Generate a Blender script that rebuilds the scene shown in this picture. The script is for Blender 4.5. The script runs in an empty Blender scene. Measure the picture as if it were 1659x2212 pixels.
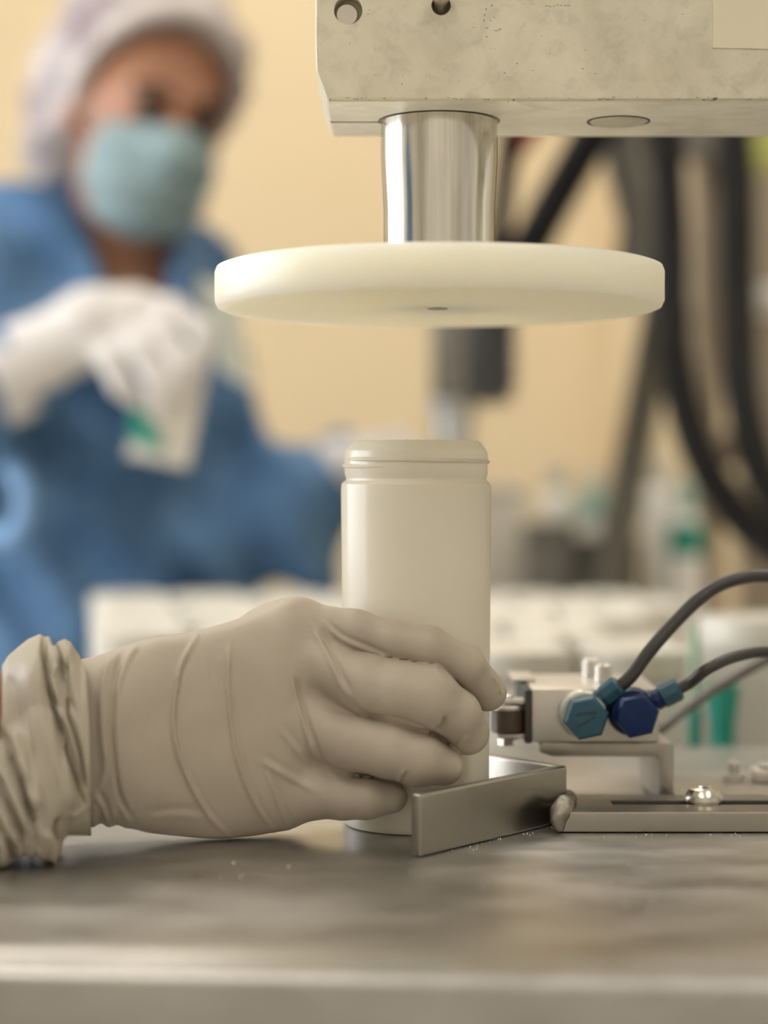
import bpy, bmesh, math, random
import numpy as np
from mathutils import Vector, Matrix

# ------------------------------------------------------------------ camera, world, exposure
SC = bpy.context.scene
COL = SC.collection
F, CX, CY, HOR = 4250.0, 829.5, 1106.0, 1035.0        # pixels of a 1659 x 2212 frame
CAMY, CAMZ = -0.88, 0.153
PITCH = math.atan((CY - HOR) / F)
cam_data = bpy.data.cameras.new('camera')
cam = bpy.data.objects.new('camera', cam_data); COL.objects.link(cam)
cam.location = (0, CAMY, CAMZ)
cam.rotation_euler = (math.pi / 2 - PITCH, 0, 0)
cam_data.sensor_fit = 'HORIZONTAL'; cam_data.sensor_width = 36.0
cam_data.lens = 36.0 * F / 1659.0
cam_data.clip_start = 0.02; cam_data.clip_end = 50
cam_data.dof.use_dof = True
cam_data.dof.focus_distance = 0.845
cam_data.dof.aperture_fstop = 4.0
SC.camera = cam
SC.view_settings.view_transform = 'Standard'
SC.view_settings.look = 'None'
SC.view_settings.gamma = 1.0
SC.view_settings.use_curve_mapping = False
SC.view_settings.exposure = -0.12
try:
    SC.cycles.use_denoising = True
    SC.cycles.sample_clamp_indirect = 6.0
    SC.cycles.max_bounces = 6
    SC.cycles.diffuse_bounces = 4
    SC.cycles.glossy_bounces = 3
    SC.cycles.use_adaptive_sampling = True
    SC.cycles.adaptive_threshold = 0.08
    SC.cycles.adaptive_min_samples = 20
except Exception:
    pass
world = bpy.data.worlds.new('world'); SC.world = world
world.use_nodes = True
world.node_tree.nodes['Background'].inputs[0].default_value = (0.9, 0.9, 0.95, 1)
world.node_tree.nodes['Background'].inputs[1].default_value = 0.05
LAMP_POWER = 7.0        # ceiling panels
WINDOW_POWER = 8.5      # daylight in the window of the left wall

# ------------------------------------------------------------------ helpers
def at(px, py, d):
    """point seen at a pixel of the photograph, d metres in front of the camera plane"""
    x = (px - CX) / F; v = (CY - py) / F
    c, s = math.cos(PITCH), math.sin(PITCH)
    dy = c + v * s; dz = -s + v * c
    k = d / dy
    return np.array((x * k, CAMY + d, CAMZ + dz * k))
def V(px, py, d): return Vector(at(px, py, d))
def proj(P):
    P = np.asarray(P, dtype=float)
    c, s = math.cos(PITCH), math.sin(PITCH)
    y = P[:, 1] - CAMY; z = P[:, 2] - CAMZ
    fw = y * c - z * s; up = y * s + z * c
    return np.stack((CX + F * P[:, 0] / fw, CY - F * up / fw), 1)

_m = {}
def mat(name, color, rough=0.5, metal=0.0, noise=0.0, nscale=20.0, bump=0.0, bscale=60.0, sss=0.0, sssr=(0.01, 0.008, 0.006),
        trans=0.0, color2=None, coat=0.0, emit=0.0, spec=0.5, stretch=None, rnoise=0.0, transmission=0.0, translucent=0.0, alpha=1.0):
    if name in _m: return _m[name]
    m = bpy.data.materials.new(name); m.use_nodes = True
    nt = m.node_tree; b = nt.nodes['Principled BSDF']; out = nt.nodes['Material Output']
    c4 = tuple(color) + (1,)
    b.inputs['Base Color'].default_value = c4
    b.inputs['Roughness'].default_value = rough
    b.inputs['Metallic'].default_value = metal
    b.inputs['Specular IOR Level'].default_value = spec
    b.inputs['Coat Weight'].default_value = coat
    b.inputs['Coat Roughness'].default_value = 0.15
    b.inputs['Transmission Weight'].default_value = transmission
    b.inputs['Alpha'].default_value = alpha
    if sss:
        b.inputs['Subsurface Weight'].default_value = sss
        b.inputs['Subsurface Radius'].default_value = sssr
        b.inputs['Subsurface Scale'].default_value = 1.0
    if emit:
        b.inputs['Emission Color'].default_value = c4
        b.inputs['Emission Strength'].default_value = emit
    tc = nt.nodes.new('ShaderNodeTexCoord'); vec = tc.outputs['Object']
    if stretch:
        mp = nt.nodes.new('ShaderNodeMapping'); mp.inputs['Scale'].default_value = stretch
        nt.links.new(vec, mp.inputs['Vector']); vec = mp.outputs['Vector']
    n = nt.nodes.new('ShaderNodeTexNoise'); n.inputs['Scale'].default_value = nscale
    n.inputs['Detail'].default_value = 4; n.inputs['Roughness'].default_value = 0.6
    nt.links.new(vec, n.inputs['Vector'])
    colout = None
    if noise or color2:
        r = nt.nodes.new('ShaderNodeValToRGB')
        c2 = color2 if color2 else tuple(max(0, x * (1 - noise)) for x in color)
        r.color_ramp.elements[0].position = 0.35; r.color_ramp.elements[1].position = 0.65
        r.color_ramp.elements[0].color = tuple(c2) + (1,); r.color_ramp.elements[1].color = c4
        nt.links.new(n.outputs['Fac'], r.inputs['Fac']); nt.links.new(r.outputs['Color'], b.inputs['Base Color'])
        colout = r.outputs['Color']
    if rnoise:
        mr = nt.nodes.new('ShaderNodeMapRange')
        mr.inputs['From Min'].default_value = 0.3; mr.inputs['From Max'].default_value = 0.7
        mr.inputs['To Min'].default_value = max(0.02, rough - rnoise); mr.inputs['To Max'].default_value = rough + rnoise
        nt.links.new(n.outputs['Fac'], mr.inputs['Value']); nt.links.new(mr.outputs['Result'], b.inputs['Roughness'])
    if bump:
        n2 = nt.nodes.new('ShaderNodeTexNoise'); n2.inputs['Scale'].default_value = bscale; n2.inputs['Detail'].default_value = 4
        nt.links.new(vec, n2.inputs['Vector'])
        bp = nt.nodes.new('ShaderNodeBump'); bp.inputs['Strength'].default_value = bump; bp.inputs['Distance'].default_value = 0.002
        nt.links.new(n2.outputs['Fac'], bp.inputs['Height']); nt.links.new(bp.outputs['Normal'], b.inputs['Normal'])
    if translucent:
        t = nt.nodes.new('ShaderNodeBsdfTranslucent'); t.inputs['Color'].default_value = c4
        if colout: nt.links.new(colout, t.inputs['Color'])
        mx = nt.nodes.new('ShaderNodeMixShader'); mx.inputs[0].default_value = translucent
        nt.links.new(b.outputs[0], mx.inputs[1]); nt.links.new(t.outputs[0], mx.inputs[2])
        nt.links.new(mx.outputs[0], out.inputs['Surface'])
    _m[name] = m
    return m

def empty(name, loc=(0, 0, 0), label=None, cat=None, group=None, kind=None):
    o = bpy.data.objects.new(name, None); COL.objects.link(o)
    o.location = loc; o.empty_display_size = 0.02
    return tag(o, label, cat, group, kind)
def tag(o, label=None, cat=None, group=None, kind=None):
    if label: o['label'] = label
    if cat: o['category'] = cat
    if group: o['group'] = group
    if kind: o['kind'] = kind
    return o
def finish(name, me, material, parent=None, smooth=True):
    """link a mesh given in world coordinates; its parent's offset is taken off"""
    o = bpy.data.objects.new(name, me); COL.objects.link(o)
    if material: me.materials.append(material)
    if smooth:
        me.polygons.foreach_set('use_smooth', [True] * len(me.polygons))
    if parent:
        o.parent = parent
        o.matrix_parent_inverse = world_of(parent).inverted()
    return o
def world_of(p):
    return (world_of(p.parent) @ p.matrix_parent_inverse @ p.matrix_basis) if p.parent else p.matrix_basis.copy()
def from_bm(name, bm, material, parent=None, smooth=False, bevel=0.0, seg=2, angle=40, keep=None):
    bmesh.ops.recalc_face_normals(bm, faces=bm.faces)
    if bevel:
        es = [e for e in bm.edges if len(e.link_faces) == 2 and e.calc_face_angle(0) > math.radians(angle) and (keep is None or keep(e))]
        bmesh.ops.bevel(bm, geom=es, offset=bevel, segments=seg, profile=0.6, affect='EDGES', clamp_overlap=True)
    me = bpy.data.meshes.new(name); bm.to_mesh(me); bm.free()
    if smooth or bevel:
        try: me.set_sharp_from_angle(angle=math.radians(35))
        except Exception: pass
        return finish(name, me, material, parent, True)
    return finish(name, me, material, parent, False)
def add_box(bm, lo, hi, rotz=0.0):
    lo, hi = Vector(lo), Vector(hi); c = (lo + hi) / 2; s = hi - lo
    m = Matrix.Translation(c) @ Matrix.Rotation(rotz, 4, 'Z') @ Matrix.Diagonal((s.x, s.y, s.z, 1))
    bmesh.ops.create_cube(bm, size=1.0, matrix=m)
def box(name, lo, hi, material, parent=None, bevel=0.0015, rotz=0.0, seg=2):
    bm = bmesh.new(); add_box(bm, lo, hi, rotz)
    return from_bm(name, bm, material, parent, bevel=bevel, seg=seg)
def frame_to(a, b):
    a, b = Vector(a), Vector(b); d = (b - a)
    return Matrix.Translation(a) @ d.to_track_quat('Z', 'Y').to_matrix().to_4x4(), d.length
def add_lathe(bm, prof, n=48, m=None, closed=False):
    """prof: (radius, height) pairs around local Z"""
    m = m or Matrix.Identity(4); rings = []
    for r, z in prof:
        if r < 1e-6: rings.append([bm.verts.new(m @ Vector((0, 0, z)))])
        else: rings.append([bm.verts.new(m @ Vector((r * math.cos(2 * math.pi * k / n), r * math.sin(2 * math.pi * k / n), z))) for k in range(n)])
    seq = list(zip(rings, rings[1:])) + ([(rings[-1], rings[0])] if closed else [])
    for A, B in seq:
        for k in range(n):
            q = [A[k % len(A)], A[(k + 1) % n % len(A)], B[(k + 1) % n % len(B)], B[k % len(B)]]
            u = []
            for v in q:
                if v not in u: u.append(v)
            if len(u) > 2:
                try: bm.faces.new(u)
                except ValueError: pass
def lathe(name, prof, material, parent=None, loc=(0, 0, 0), axis=None, n=48, closed=False, smooth=True):
    bm = bmesh.new()
    m = frame_to(loc, Vector(loc) + Vector(axis))[0] if axis else Matrix.Translation(Vector(loc))
    add_lathe(bm, prof, n, m, closed)
    return from_bm(name, bm, material, parent, smooth=smooth)
def rod(name, a, b, r, material, parent=None, n=24, ch=0.0, r2=None):
    m, L = frame_to(a, b); r2 = r if r2 is None else r2
    ch = ch or min(r, L) * 0.08
    bm = bmesh.new(); add_lathe(bm, [(0, 0), (r - ch, 0), (r, ch), (r2, L - ch), (r2 - ch, L), (0, L)], n, m)
    return from_bm(name, bm, material, parent, smooth=True)
def spline(pts, n=12):
    P = [np.array(p, float) for p in pts]; P = [2 * P[0] - P[1]] + P + [2 * P[-1] - P[-2]]
    out = []
    for i in range(1, len(P) - 2):
        for k in range(n):
            t = k / n; a, b, c, d = P[i - 1:i + 3]
            out.append(0.5 * (2 * b + (c - a) * t + (2 * a - 5 * b + 4 * c - d) * t * t + (3 * b - a - 3 * c + d) * t ** 3))
    out.append(P[-2]); return np.array(out)
def tube(name, pts, r, material, parent=None, n=14, res=12, rfun=None, rib=0.0, ribn=0):
    S = spline(pts, res); bm = bmesh.new(); rings = []
    T = np.gradient(S, axis=0); T /= np.linalg.norm(T, axis=1)[:, None] + 1e-12
    u = np.cross(T[0], (0.3, 0.2, 1)); u /= np.linalg.norm(u)
    for i, p in enumerate(S):
        u = u - T[i] * np.dot(u, T[i]); u /= np.linalg.norm(u); w = np.cross(T[i], u)
        rr = r * (rfun(i / (len(S) - 1)) if rfun else 1.0)
        if rib: rr *= 1 + rib * (1 if i % 2 else -1)
        rings.append([bm.verts.new(p + rr * (u * math.cos(2 * math.pi * k / n) + w * math.sin(2 * math.pi * k / n))) for k in range(n)])
    for A, B in zip(rings, rings[1:]):
        for k in range(n): bm.faces.new((A[k], A[(k + 1) % n], B[(k + 1) % n], B[k]))
    bm.faces.new(rings[0]); bm.faces.new(rings[-1])
    return from_bm(name, bm, material, parent, smooth=True)
def prism(name, poly, vec, material, parent=None, bevel=0.0, seg=2):
    bm = bmesh.new(); vec = Vector(vec)
    A = [bm.verts.new(Vector(p)) for p in poly]; B = [bm.verts.new(Vector(p) + vec) for p in poly]
    bm.faces.new(A); bm.faces.new(B[::-1])
    for k in range(len(A)): bm.faces.new((A[k], A[(k + 1) % len(A)], B[(k + 1) % len(A)], B[k]))
    return from_bm(name, bm, material, parent, bevel=bevel, seg=seg)

# --- implicit surfaces: smooth unions of limbs turned into one continuous mesh (surface nets)
def smin(a, b, k):
    h = np.clip(0.5 + 0.5 * (b - a) / k, 0, 1)
    return b + (a - b) * h - k * h * (1 - h)
def smax(a, b, k): return -smin(-a, -b, k)
def capsule(P, a, b, ra, rb):
    a = np.asarray(a, np.float32); ba = np.asarray(b, np.float32) - a
    X, Y, Z = P[0] - a[0], P[1] - a[1], P[2] - a[2]
    t = np.clip((X * ba[0] + Y * ba[1] + Z * ba[2]) / max(float(ba @ ba), 1e-12), 0, 1)
    return np.sqrt((X - t * ba[0]) ** 2 + (Y - t * ba[1]) ** 2 + (Z - t * ba[2]) ** 2) - (ra + (rb - ra) * t)
def chain(P, pts, rs, k=0.0):
    f = None
    for i in range(len(pts) - 1):
        g = capsule(P, pts[i], pts[i + 1], rs[i], rs[i + 1])
        f = g if f is None else (smin(f, g, k) if k else np.minimum(f, g))
    return f
def ellipsoid(P, c, r, M=None):
    X, Y, Z = P[0] - c[0], P[1] - c[1], P[2] - c[2]
    if M is not None: X, Y, Z = (M[0][0] * X + M[0][1] * Y + M[0][2] * Z, M[1][0] * X + M[1][1] * Y + M[1][2] * Z, M[2][0] * X + M[2][1] * Y + M[2][2] * Z)
    k = np.sqrt((X / r[0]) ** 2 + (Y / r[1]) ** 2 + (Z / r[2]) ** 2)
    return (k - 1) * min(r)
def surface(name, f, lo, hi, h):
    ax = [np.arange(lo[i], hi[i] + h, h, dtype=np.float32) for i in range(3)]
    P = np.meshgrid(*ax, indexing='ij')
    D = f(P).astype(np.float32)
    S = D < 0
    nx, ny, nz = D.shape
    cnt = np.zeros((nx - 1, ny - 1, nz - 1), np.int8)
    for dx in (0, 1):
        for dy in (0, 1):
            for dz in (0, 1):
                cnt += S[dx:nx - 1 + dx, dy:ny - 1 + dy, dz:nz - 1 + dz]
    act = np.argwhere((cnt > 0) & (cnt < 8))
    idx = -np.ones(cnt.shape, np.int32); idx[tuple(act.T)] = np.arange(len(act))
    acc = np.zeros((len(act), 3)); w = np.zeros(len(act))
    corners = [(a, b, c) for a in (0, 1) for b in (0, 1) for c in (0, 1)]
    for i, c0 in enumerate(corners):
        for c1 in corners[i + 1:]:
            if sum(abs(p - q) for p, q in zip(c0, c1)) != 1: continue
            v0 = D[act[:, 0] + c0[0], act[:, 1] + c0[1], act[:, 2] + c0[2]]
            v1 = D[act[:, 0] + c1[0], act[:, 1] + c1[1], act[:, 2] + c1[2]]
            s = (v0 < 0) != (v1 < 0)
            t = np.where(s, v0 / np.where(s, v0 - v1, 1), 0)
            p = np.array(c0) + t[:, None] * (np.array(c1) - np.array(c0))
            acc += np.where(s[:, None], p, 0); w += s
    verts = (act + acc / w[:, None]) * h + np.array([a[0] for a in ax])
    faces = []
    for axis in range(3):
        o1, o2 = (axis + 1) % 3, (axis + 2) % 3
        sl0 = [slice(None)] * 3; sl1 = [slice(None)] * 3
        sl0[axis] = slice(0, -1); sl1[axis] = slice(1, None)
        ch = S[tuple(sl0)] != S[tuple(sl1)]
        e = np.argwhere(ch)
        e = e[(e[:, o1] > 0) & (e[:, o2] > 0) & (e[:, o1] < D.shape[o1] - 1) & (e[:, o2] < D.shape[o2] - 1)]
        if not len(e): continue
        def cell(d1, d2):
            q = e.copy(); q[:, o1] += d1; q[:, o2] += d2; return idx[tuple(q.T)]
        quad = np.stack((cell(-1, -1), cell(0, -1), cell(0, 0), cell(-1, 0)), 1)
        inside = S[tuple(e.T)]
        quad = np.where(inside[:, None], quad, quad[:, ::-1])
        faces.append(quad)
    faces = np.concatenate(faces); faces = faces[(faces >= 0).all(1)]
    me = bpy.data.meshes.new(name)
    me.from_pydata(verts.tolist(), [], faces.tolist()); me.update()
    return me
def get_co(me):
    a = np.empty(len(me.vertices) * 3); me.vertices.foreach_get('co', a); return a.reshape(-1, 3)
def set_co(me, a): me.vertices.foreach_set('co', a.ravel()); me.update()
def get_no(me):
    a = np.empty(len(me.vertices) * 3); me.vertices.foreach_get('normal', a); return a.reshape(-1, 3)
def line_dist(Q, poly):
    """distance of 2-D points to a polyline, signed side, and the position along it"""
    poly = np.array(poly, float); best = np.full(len(Q), 1e9); side = np.zeros(len(Q)); along = np.zeros(len(Q))
    n = len(poly) - 1
    for i in range(n):
        a, b = poly[i], poly[i + 1]; ba = b - a
        t = np.clip(((Q - a) @ ba) / (ba @ ba), 0, 1)
        v = Q - (a + t[:, None] * ba); d = np.hypot(v[:, 0], v[:, 1]); m = d < best
        best[m] = d[m]; side[m] = np.sign(ba[0] * v[m, 1] - ba[1] * v[m, 0]); along[m] = (i + t[m]) / n
    return best, side, along
def smooth_poly(p, n=6): return spline([np.array(q + (0,), float) for q in p], n)[:, :2]
def creases(Q, lines):
    """height (metres) of folds drawn as polylines: (points, width, ridge height, groove depth beside it on the right-hand side)"""
    h = np.zeros(len(Q))
    for pts, w, up, dn in lines:
        d, s, t = line_dist(Q, smooth_poly(pts))
        fade = np.clip(np.minimum(t, 1 - t) * 5, 0, 1); fade = fade * fade * (3 - 2 * fade)
        fade = 0.12 + 0.88 * fade
        fade[d > w * 5] = 0
        sd = d * s
        h += fade * (up * np.exp(-(sd / w) ** 2) - dn * np.exp(-((sd + 1.5 * w) / (1.1 * w)) ** 2))
    return h

# ------------------------------------------------------------------ materials
M_wall = mat('tan wall paint', (0.66, 0.525, 0.325), 0.75)
M_wallw = mat('pale wall paint', (0.78, 0.75, 0.68), 0.75)
M_ceil = mat('white ceiling', (0.80, 0.78, 0.72), 0.9)
M_floor = mat('grey floor', (0.45, 0.42, 0.38), 0.4, noise=0.1, nscale=4)
M_steel = mat('table steel', (0.53, 0.515, 0.49), 0.34, 0.92, noise=0.2, nscale=34, stretch=(0.5, 1.0, 1.0), bump=0.05, bscale=300, rnoise=0.07)
M_weld = mat('weld steel', (0.33, 0.30, 0.26), 0.5, 1.0, noise=0.2, nscale=200, bump=0.3, bscale=500)
M_bracket = mat('bracket steel', (0.42, 0.39, 0.34), 0.42, 0.9, noise=0.15, nscale=60)
M_steel2 = mat('guide steel', (0.40, 0.375, 0.335), 0.30, 1.0, noise=0.04, nscale=60, bump=0.008, bscale=500, rnoise=0.02)
M_alu = mat('aluminium', (0.66, 0.625, 0.575), 0.40, 0.8, noise=0.08, nscale=80, bump=0.05, bscale=400)
M_chrome = mat('polished shaft', (0.80, 0.77, 0.70), 0.15, 1.0, noise=0.38, nscale=110, stretch=(1, 1, 0.02), rnoise=0.05)  # stretched noise paints vertical reflection bands into the base colour
M_screw = mat('screw steel', (0.62, 0.58, 0.52), 0.25, 1.0)
M_cream = mat('cream paint', (0.76, 0.71, 0.56), 0.42, 0.1, color2=(0.66, 0.61, 0.48), nscale=28, bump=0.08, bscale=150)
def stain(m, color, scale, amount, detail=8):
    nt = m.node_tree; b = nt.nodes['Principled BSDF']; src = b.inputs['Base Color'].links[0].from_socket
    tc = nt.nodes.new('ShaderNodeTexCoord'); n = nt.nodes.new('ShaderNodeTexNoise')
    n.inputs['Scale'].default_value = scale; n.inputs['Detail'].default_value = detail; n.inputs['Roughness'].default_value = .65; n.inputs['Distortion'].default_value = .6
    r = nt.nodes.new('ShaderNodeValToRGB'); r.color_ramp.elements[0].position = .50; r.color_ramp.elements[1].position = .72
    r.color_ramp.elements[0].color = (0, 0, 0, 1); r.color_ramp.elements[1].color = (amount, amount, amount, 1)
    mx = nt.nodes.new('ShaderNodeMixRGB'); mx.inputs[2].default_value = tuple(color) + (1,)
    nt.links.new(tc.outputs['Object'], n.inputs['Vector']); nt.links.new(n.outputs['Fac'], r.inputs['Fac'])
    nt.links.new(r.outputs['Color'], mx.inputs[0]); nt.links.new(src, mx.inputs[1]); nt.links.new(mx.outputs[0], b.inputs['Base Color'])
stain(M_cream, (0.42, 0.36, 0.24), 24, .38); stain(M_cream, (0.30, 0.26, 0.18), 85, .32)
M_worn = mat('worn light metal', (0.78, 0.75, 0.66), 0.4, 0.3, noise=0.16, nscale=45, bump=0.12, bscale=160)
stain(M_worn, (0.40, 0.36, 0.28), 30, .5)
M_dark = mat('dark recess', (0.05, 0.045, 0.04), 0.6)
M_label = mat('label paper', (0.78, 0.71, 0.55), 0.6, noise=0.03)
M_disc = mat('cream nylon', (0.92, 0.85, 0.68), 0.38, sss=0.9, sssr=(0.05, 0.042, 0.030), noise=0.03, nscale=15, bump=0.02, bscale=200)
M_jar = mat('translucent polypropylene', (0.95, 0.90, 0.78), 0.28, translucent=0.4, coat=0.3)
M_glove = mat('beige latex glove', (0.465, 0.40, 0.32), 0.52, noise=0.08, nscale=30, bump=0.06, bscale=700)
M_skin = mat('skin', (0.40, 0.185, 0.10), 0.5, sss=0.15, sssr=(0.01, 0.005, 0.003), noise=0.08, nscale=25)
M_black = mat('black rubber', (0.014, 0.013, 0.013), 0.6, spec=0.25, noise=0.2)
M_hose = mat('grey air hose', (0.045, 0.040, 0.038), 0.4, noise=0.15, nscale=60)
M_blueA = mat('petrol blue plastic', (0.03, 0.095, 0.145), 0.4, spec=0.3, noise=0.15, nscale=150)
M_blueB = mat('dark blue plastic', (0.003, 0.020, 0.095), 0.4, spec=0.25, noise=0.2, nscale=150)
M_brown = mat('brown roller', (0.075, 0.048, 0.032), 0.35)
M_white = mat('white plastic', (0.70, 0.675, 0.61), 0.4, noise=0.02)
M_lid = mat('white lid', (0.64, 0.61, 0.53), 0.4)
M_teal = mat('teal plastic', (0.02, 0.30, 0.23), 0.4)
M_gown = mat('blue gown cloth', (0.115, 0.225, 0.38), 0.75, color2=(0.035, 0.105, 0.23), nscale=9, bump=0.2, bscale=40)
M_mask = mat('surgical mask', (0.25, 0.345, 0.36), 0.8, noise=0.06, nscale=30)
M_net = mat('hairnet', (0.60, 0.55, 0.53), 0.8, color2=(0.27, 0.21, 0.22), nscale=13, bump=0.5, bscale=60)
M_hair = mat('dark hair', (0.05, 0.03, 0.025), 0.6)
M_gloveW = mat('white glove', (0.68, 0.64, 0.61), 0.6, noise=0.03)
M_paper = mat('white packet', (0.70, 0.66, 0.59), 0.6)
M_grey = mat('grey machine paint', (0.20, 0.185, 0.16), 0.5, noise=0.06)
M_lgrey = mat('light grey paint', (0.64, 0.59, 0.50), 0.5, noise=0.04)
M_olive = mat('olive grey steel', (0.14, 0.125, 0.095), 0.45, 0.3, noise=0.1)
M_taupe = mat('taupe panel', (0.33, 0.27, 0.20), 0.55, noise=0.05)
M_dbox = mat('dark box', (0.085, 0.078, 0.062), 0.6)
M_red = mat('red plastic', (0.45, 0.035, 0.015), 0.4)
M_yellow = mat('yellow green plastic', (0.58, 0.60, 0.18), 0.5)
M_motor = mat('motor black', (0.05, 0.05, 0.053), 0.45)
M_silver = mat('silver metal', (0.62, 0.63, 0.62), 0.3, 0.8)
M_frame = mat('white frame', (0.75, 0.74, 0.70), 0.5)
M_lamp = mat('lamp diffuser', (1.0, 0.94, 0.84), 0.5, emit=LAMP_POWER)
M_day = mat('daylight pane', (0.88, 0.93, 1.0), 0.3, emit=WINDOW_POWER)

# ------------------------------------------------------------------ room
FLOOR, CEIL = -0.90, 1.85
XL, XR, YF, YB = -2.1, 2.3, -2.6, 2.55
def struct(o, label, cat): return tag(o, label, cat, kind='structure')
struct(box('floor', (XL - .1, YF - .1, FLOOR - .1), (XR + .1, YB + .1, FLOOR), M_floor, bevel=0), 'smooth grey factory floor', 'floor')
struct(box('ceiling', (XL - .1, YF - .1, CEIL), (XR + .1, YB + .1, CEIL + .1), M_ceil, bevel=0), 'plain white ceiling', 'ceiling')
wb = struct(box('wall_back', (XL, YB, FLOOR), (XR, YB + .1, CEIL), M_wall, bevel=0), 'plain tan painted back wall', 'wall')
box('pilaster', (0.40, YB - .12, FLOOR), (0.95, YB, CEIL), M_wall, wb, bevel=0.004)
struct(box('wall_right', (XR, YF, FLOOR), (XR + .1, YB, CEIL), M_wallw, bevel=0), 'pale painted right wall', 'wall')
struct(box('wall_front', (XL, YF - .1, FLOOR), (XR, YF, CEIL), M_wallw, bevel=0), 'pale painted wall behind the camera', 'wall')
WY0, WY1, WZ0, WZ1 = -0.30, 1.75, 0.0, 1.25
bm = bmesh.new()
add_box(bm, (XL - .1, YF, FLOOR), (XL, WY0, CEIL)); add_box(bm, (XL - .1, WY1, FLOOR), (XL, YB, CEIL))
add_box(bm, (XL - .1, WY0, FLOOR), (XL, WY1, WZ0)); add_box(bm, (XL - .1, WY0, WZ1), (XL, WY1, CEIL))
struct(from_bm('wall_left', bm, M_wallw), 'pale painted left wall with a window opening', 'wall')
win = struct(empty('window_1', (XL, (WY0 + WY1) / 2, WZ0)), 'wide daylight window in the left wall', 'window')
bm = bmesh.new()
for a, b in (((WY0, WZ0), (WY1, WZ0 + .05)), ((WY0, WZ1 - .05), (WY1, WZ1)), ((WY0, WZ0), (WY0 + .05, WZ1)), ((WY1 - .05, WZ0), (WY1, WZ1)),
             ):
    add_box(bm, (XL - .06, a[0], a[1]), (XL - .01, b[0], b[1]))
NP = 4; pw = (WY1 - WY0 - .10) / NP
for k in range(1, NP): add_box(bm, (XL - .06, WY0 + .05 + k * pw - .045, WZ0 + .05), (XL - .01, WY0 + .05 + k * pw + .045, WZ1 - .05))  # mullions added to break the window's reflection in the shaft into bands
from_bm('window_frame', bm, M_frame, win)
for k in range(NP): box('pane', (XL - .045, WY0 + .05 + k * pw, WZ0 + .05), (XL - .04, WY0 + .05 + (k + 1) * pw, WZ1 - .05), M_day, win, bevel=0)
def ceiling_light(x, y, label):
    t = empty('ceiling_light', (x, y, CEIL), label, 'ceiling light', 'ceiling light panels')
    bm = bmesh.new(); w, l = 0.30, 0.60
    for a, b in (((-w, -l), (w, -l + .03)), ((-w, l - .03), (w, l)), ((-w, -l), (-w + .03, l)), ((w - .03, -l), (w, l))):
        add_box(bm, (x + a[0], y + a[1], CEIL - .04), (x + b[0], y + b[1], CEIL - .001))
    from_bm('lamp_frame', bm, M_frame, t)
    box('diffuser', (x - w + .03, y - l + .03, CEIL - .03), (x + w - .03, y + l - .03, CEIL - .012), M_lamp, t, bevel=0)
ceiling_light(-0.9, 0.75, 'ceiling light panel over the person in the blue gown')
ceiling_light(0.9, 0.95, 'ceiling light panel over the black hoses')
ceiling_light(0.0, 1.75, 'ceiling light panel nearest the back wall')
ceiling_light(-0.7, -1.5, 'added fill light panel behind the camera on the window side')  # unseen panel added to brighten the faces turned to the camera
ceiling_light(0.8, -1.3, 'added fill light panel behind the camera away from the window')  # second unseen panel, added as front fill light

# ------------------------------------------------------------------ machine table
TA = math.radians(-3.9)
TR = Matrix.Rotation(TA, 4, 'Z')
table = empty('machine_table', (0, 0, FLOOR), 'brushed stainless steel machine table with rounded front edge', 'table')
y0 = -0.2635; y1 = 0.262                     # front and back edge at x = 0
prof = [(y1, -0.05), (y1, -0.006), (y1 - 0.006, 0.0)]
rr = 0.0060
prof += [(y0 + 0.016, 0.0), (y0 + 0.0145, -0.0002), (y0 + 0.0125, -0.0013), (y0 + 0.0105, -0.0018)]
prof += [(y0 + rr - rr * math.sin(t) , -0.0018 - rr + rr * math.cos(t)) for t in [math.pi / 2 * k / 8 for k in range(9)]]
prof += [(y0, -0.10), (y0 + 0.004, -0.10), (y0 + 0.004, -0.012), (y1 - .004, -0.012), (y1 - .004, -0.05)]
bm = bmesh.new()
A = [bm.verts.new(TR @ Vector((-0.75, y, z))) for y, z in prof]; B = [bm.verts.new(TR @ Vector((0.75, y, z))) for y, z in prof]
for k in range(len(prof)): bm.faces.new((A[k], A[(k + 1) % len(prof)], B[(k + 1) % len(prof)], B[k]))
bm.faces.new(A); bm.faces.new(B[::-1])
from_bm('table_top', bm, M_steel, table, smooth=True)
for sx in (-0.68, 0.68):
    for yy in (y0 + .05, y1 - .05):
        p = TR @ Vector((sx, yy, 0))
        box('leg', (p.x - .02, p.y - .02, FLOOR), (p.x + .02, p.y + .02, -0.013), M_steel, table)

# ------------------------------------------------------------------ press: housing block, shaft and disc
ZB = 0.3131; PX = (948 - CX) / F * 0.88
press = empty('press_head', (PX, 0, ZB), 'worn cream press housing with steel shaft and round cream disc', 'press')
XLb, yF, yK = -0.0290, -0.047, 0.040
poly = [(XLb + .0008, yF, .44), (XLb, yF, ZB + .024), (XLb + .0004, yF, ZB + .012), (XLb + .0050, yF, ZB), (0.36, yF, ZB), (0.36, yF, .44)]
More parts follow.
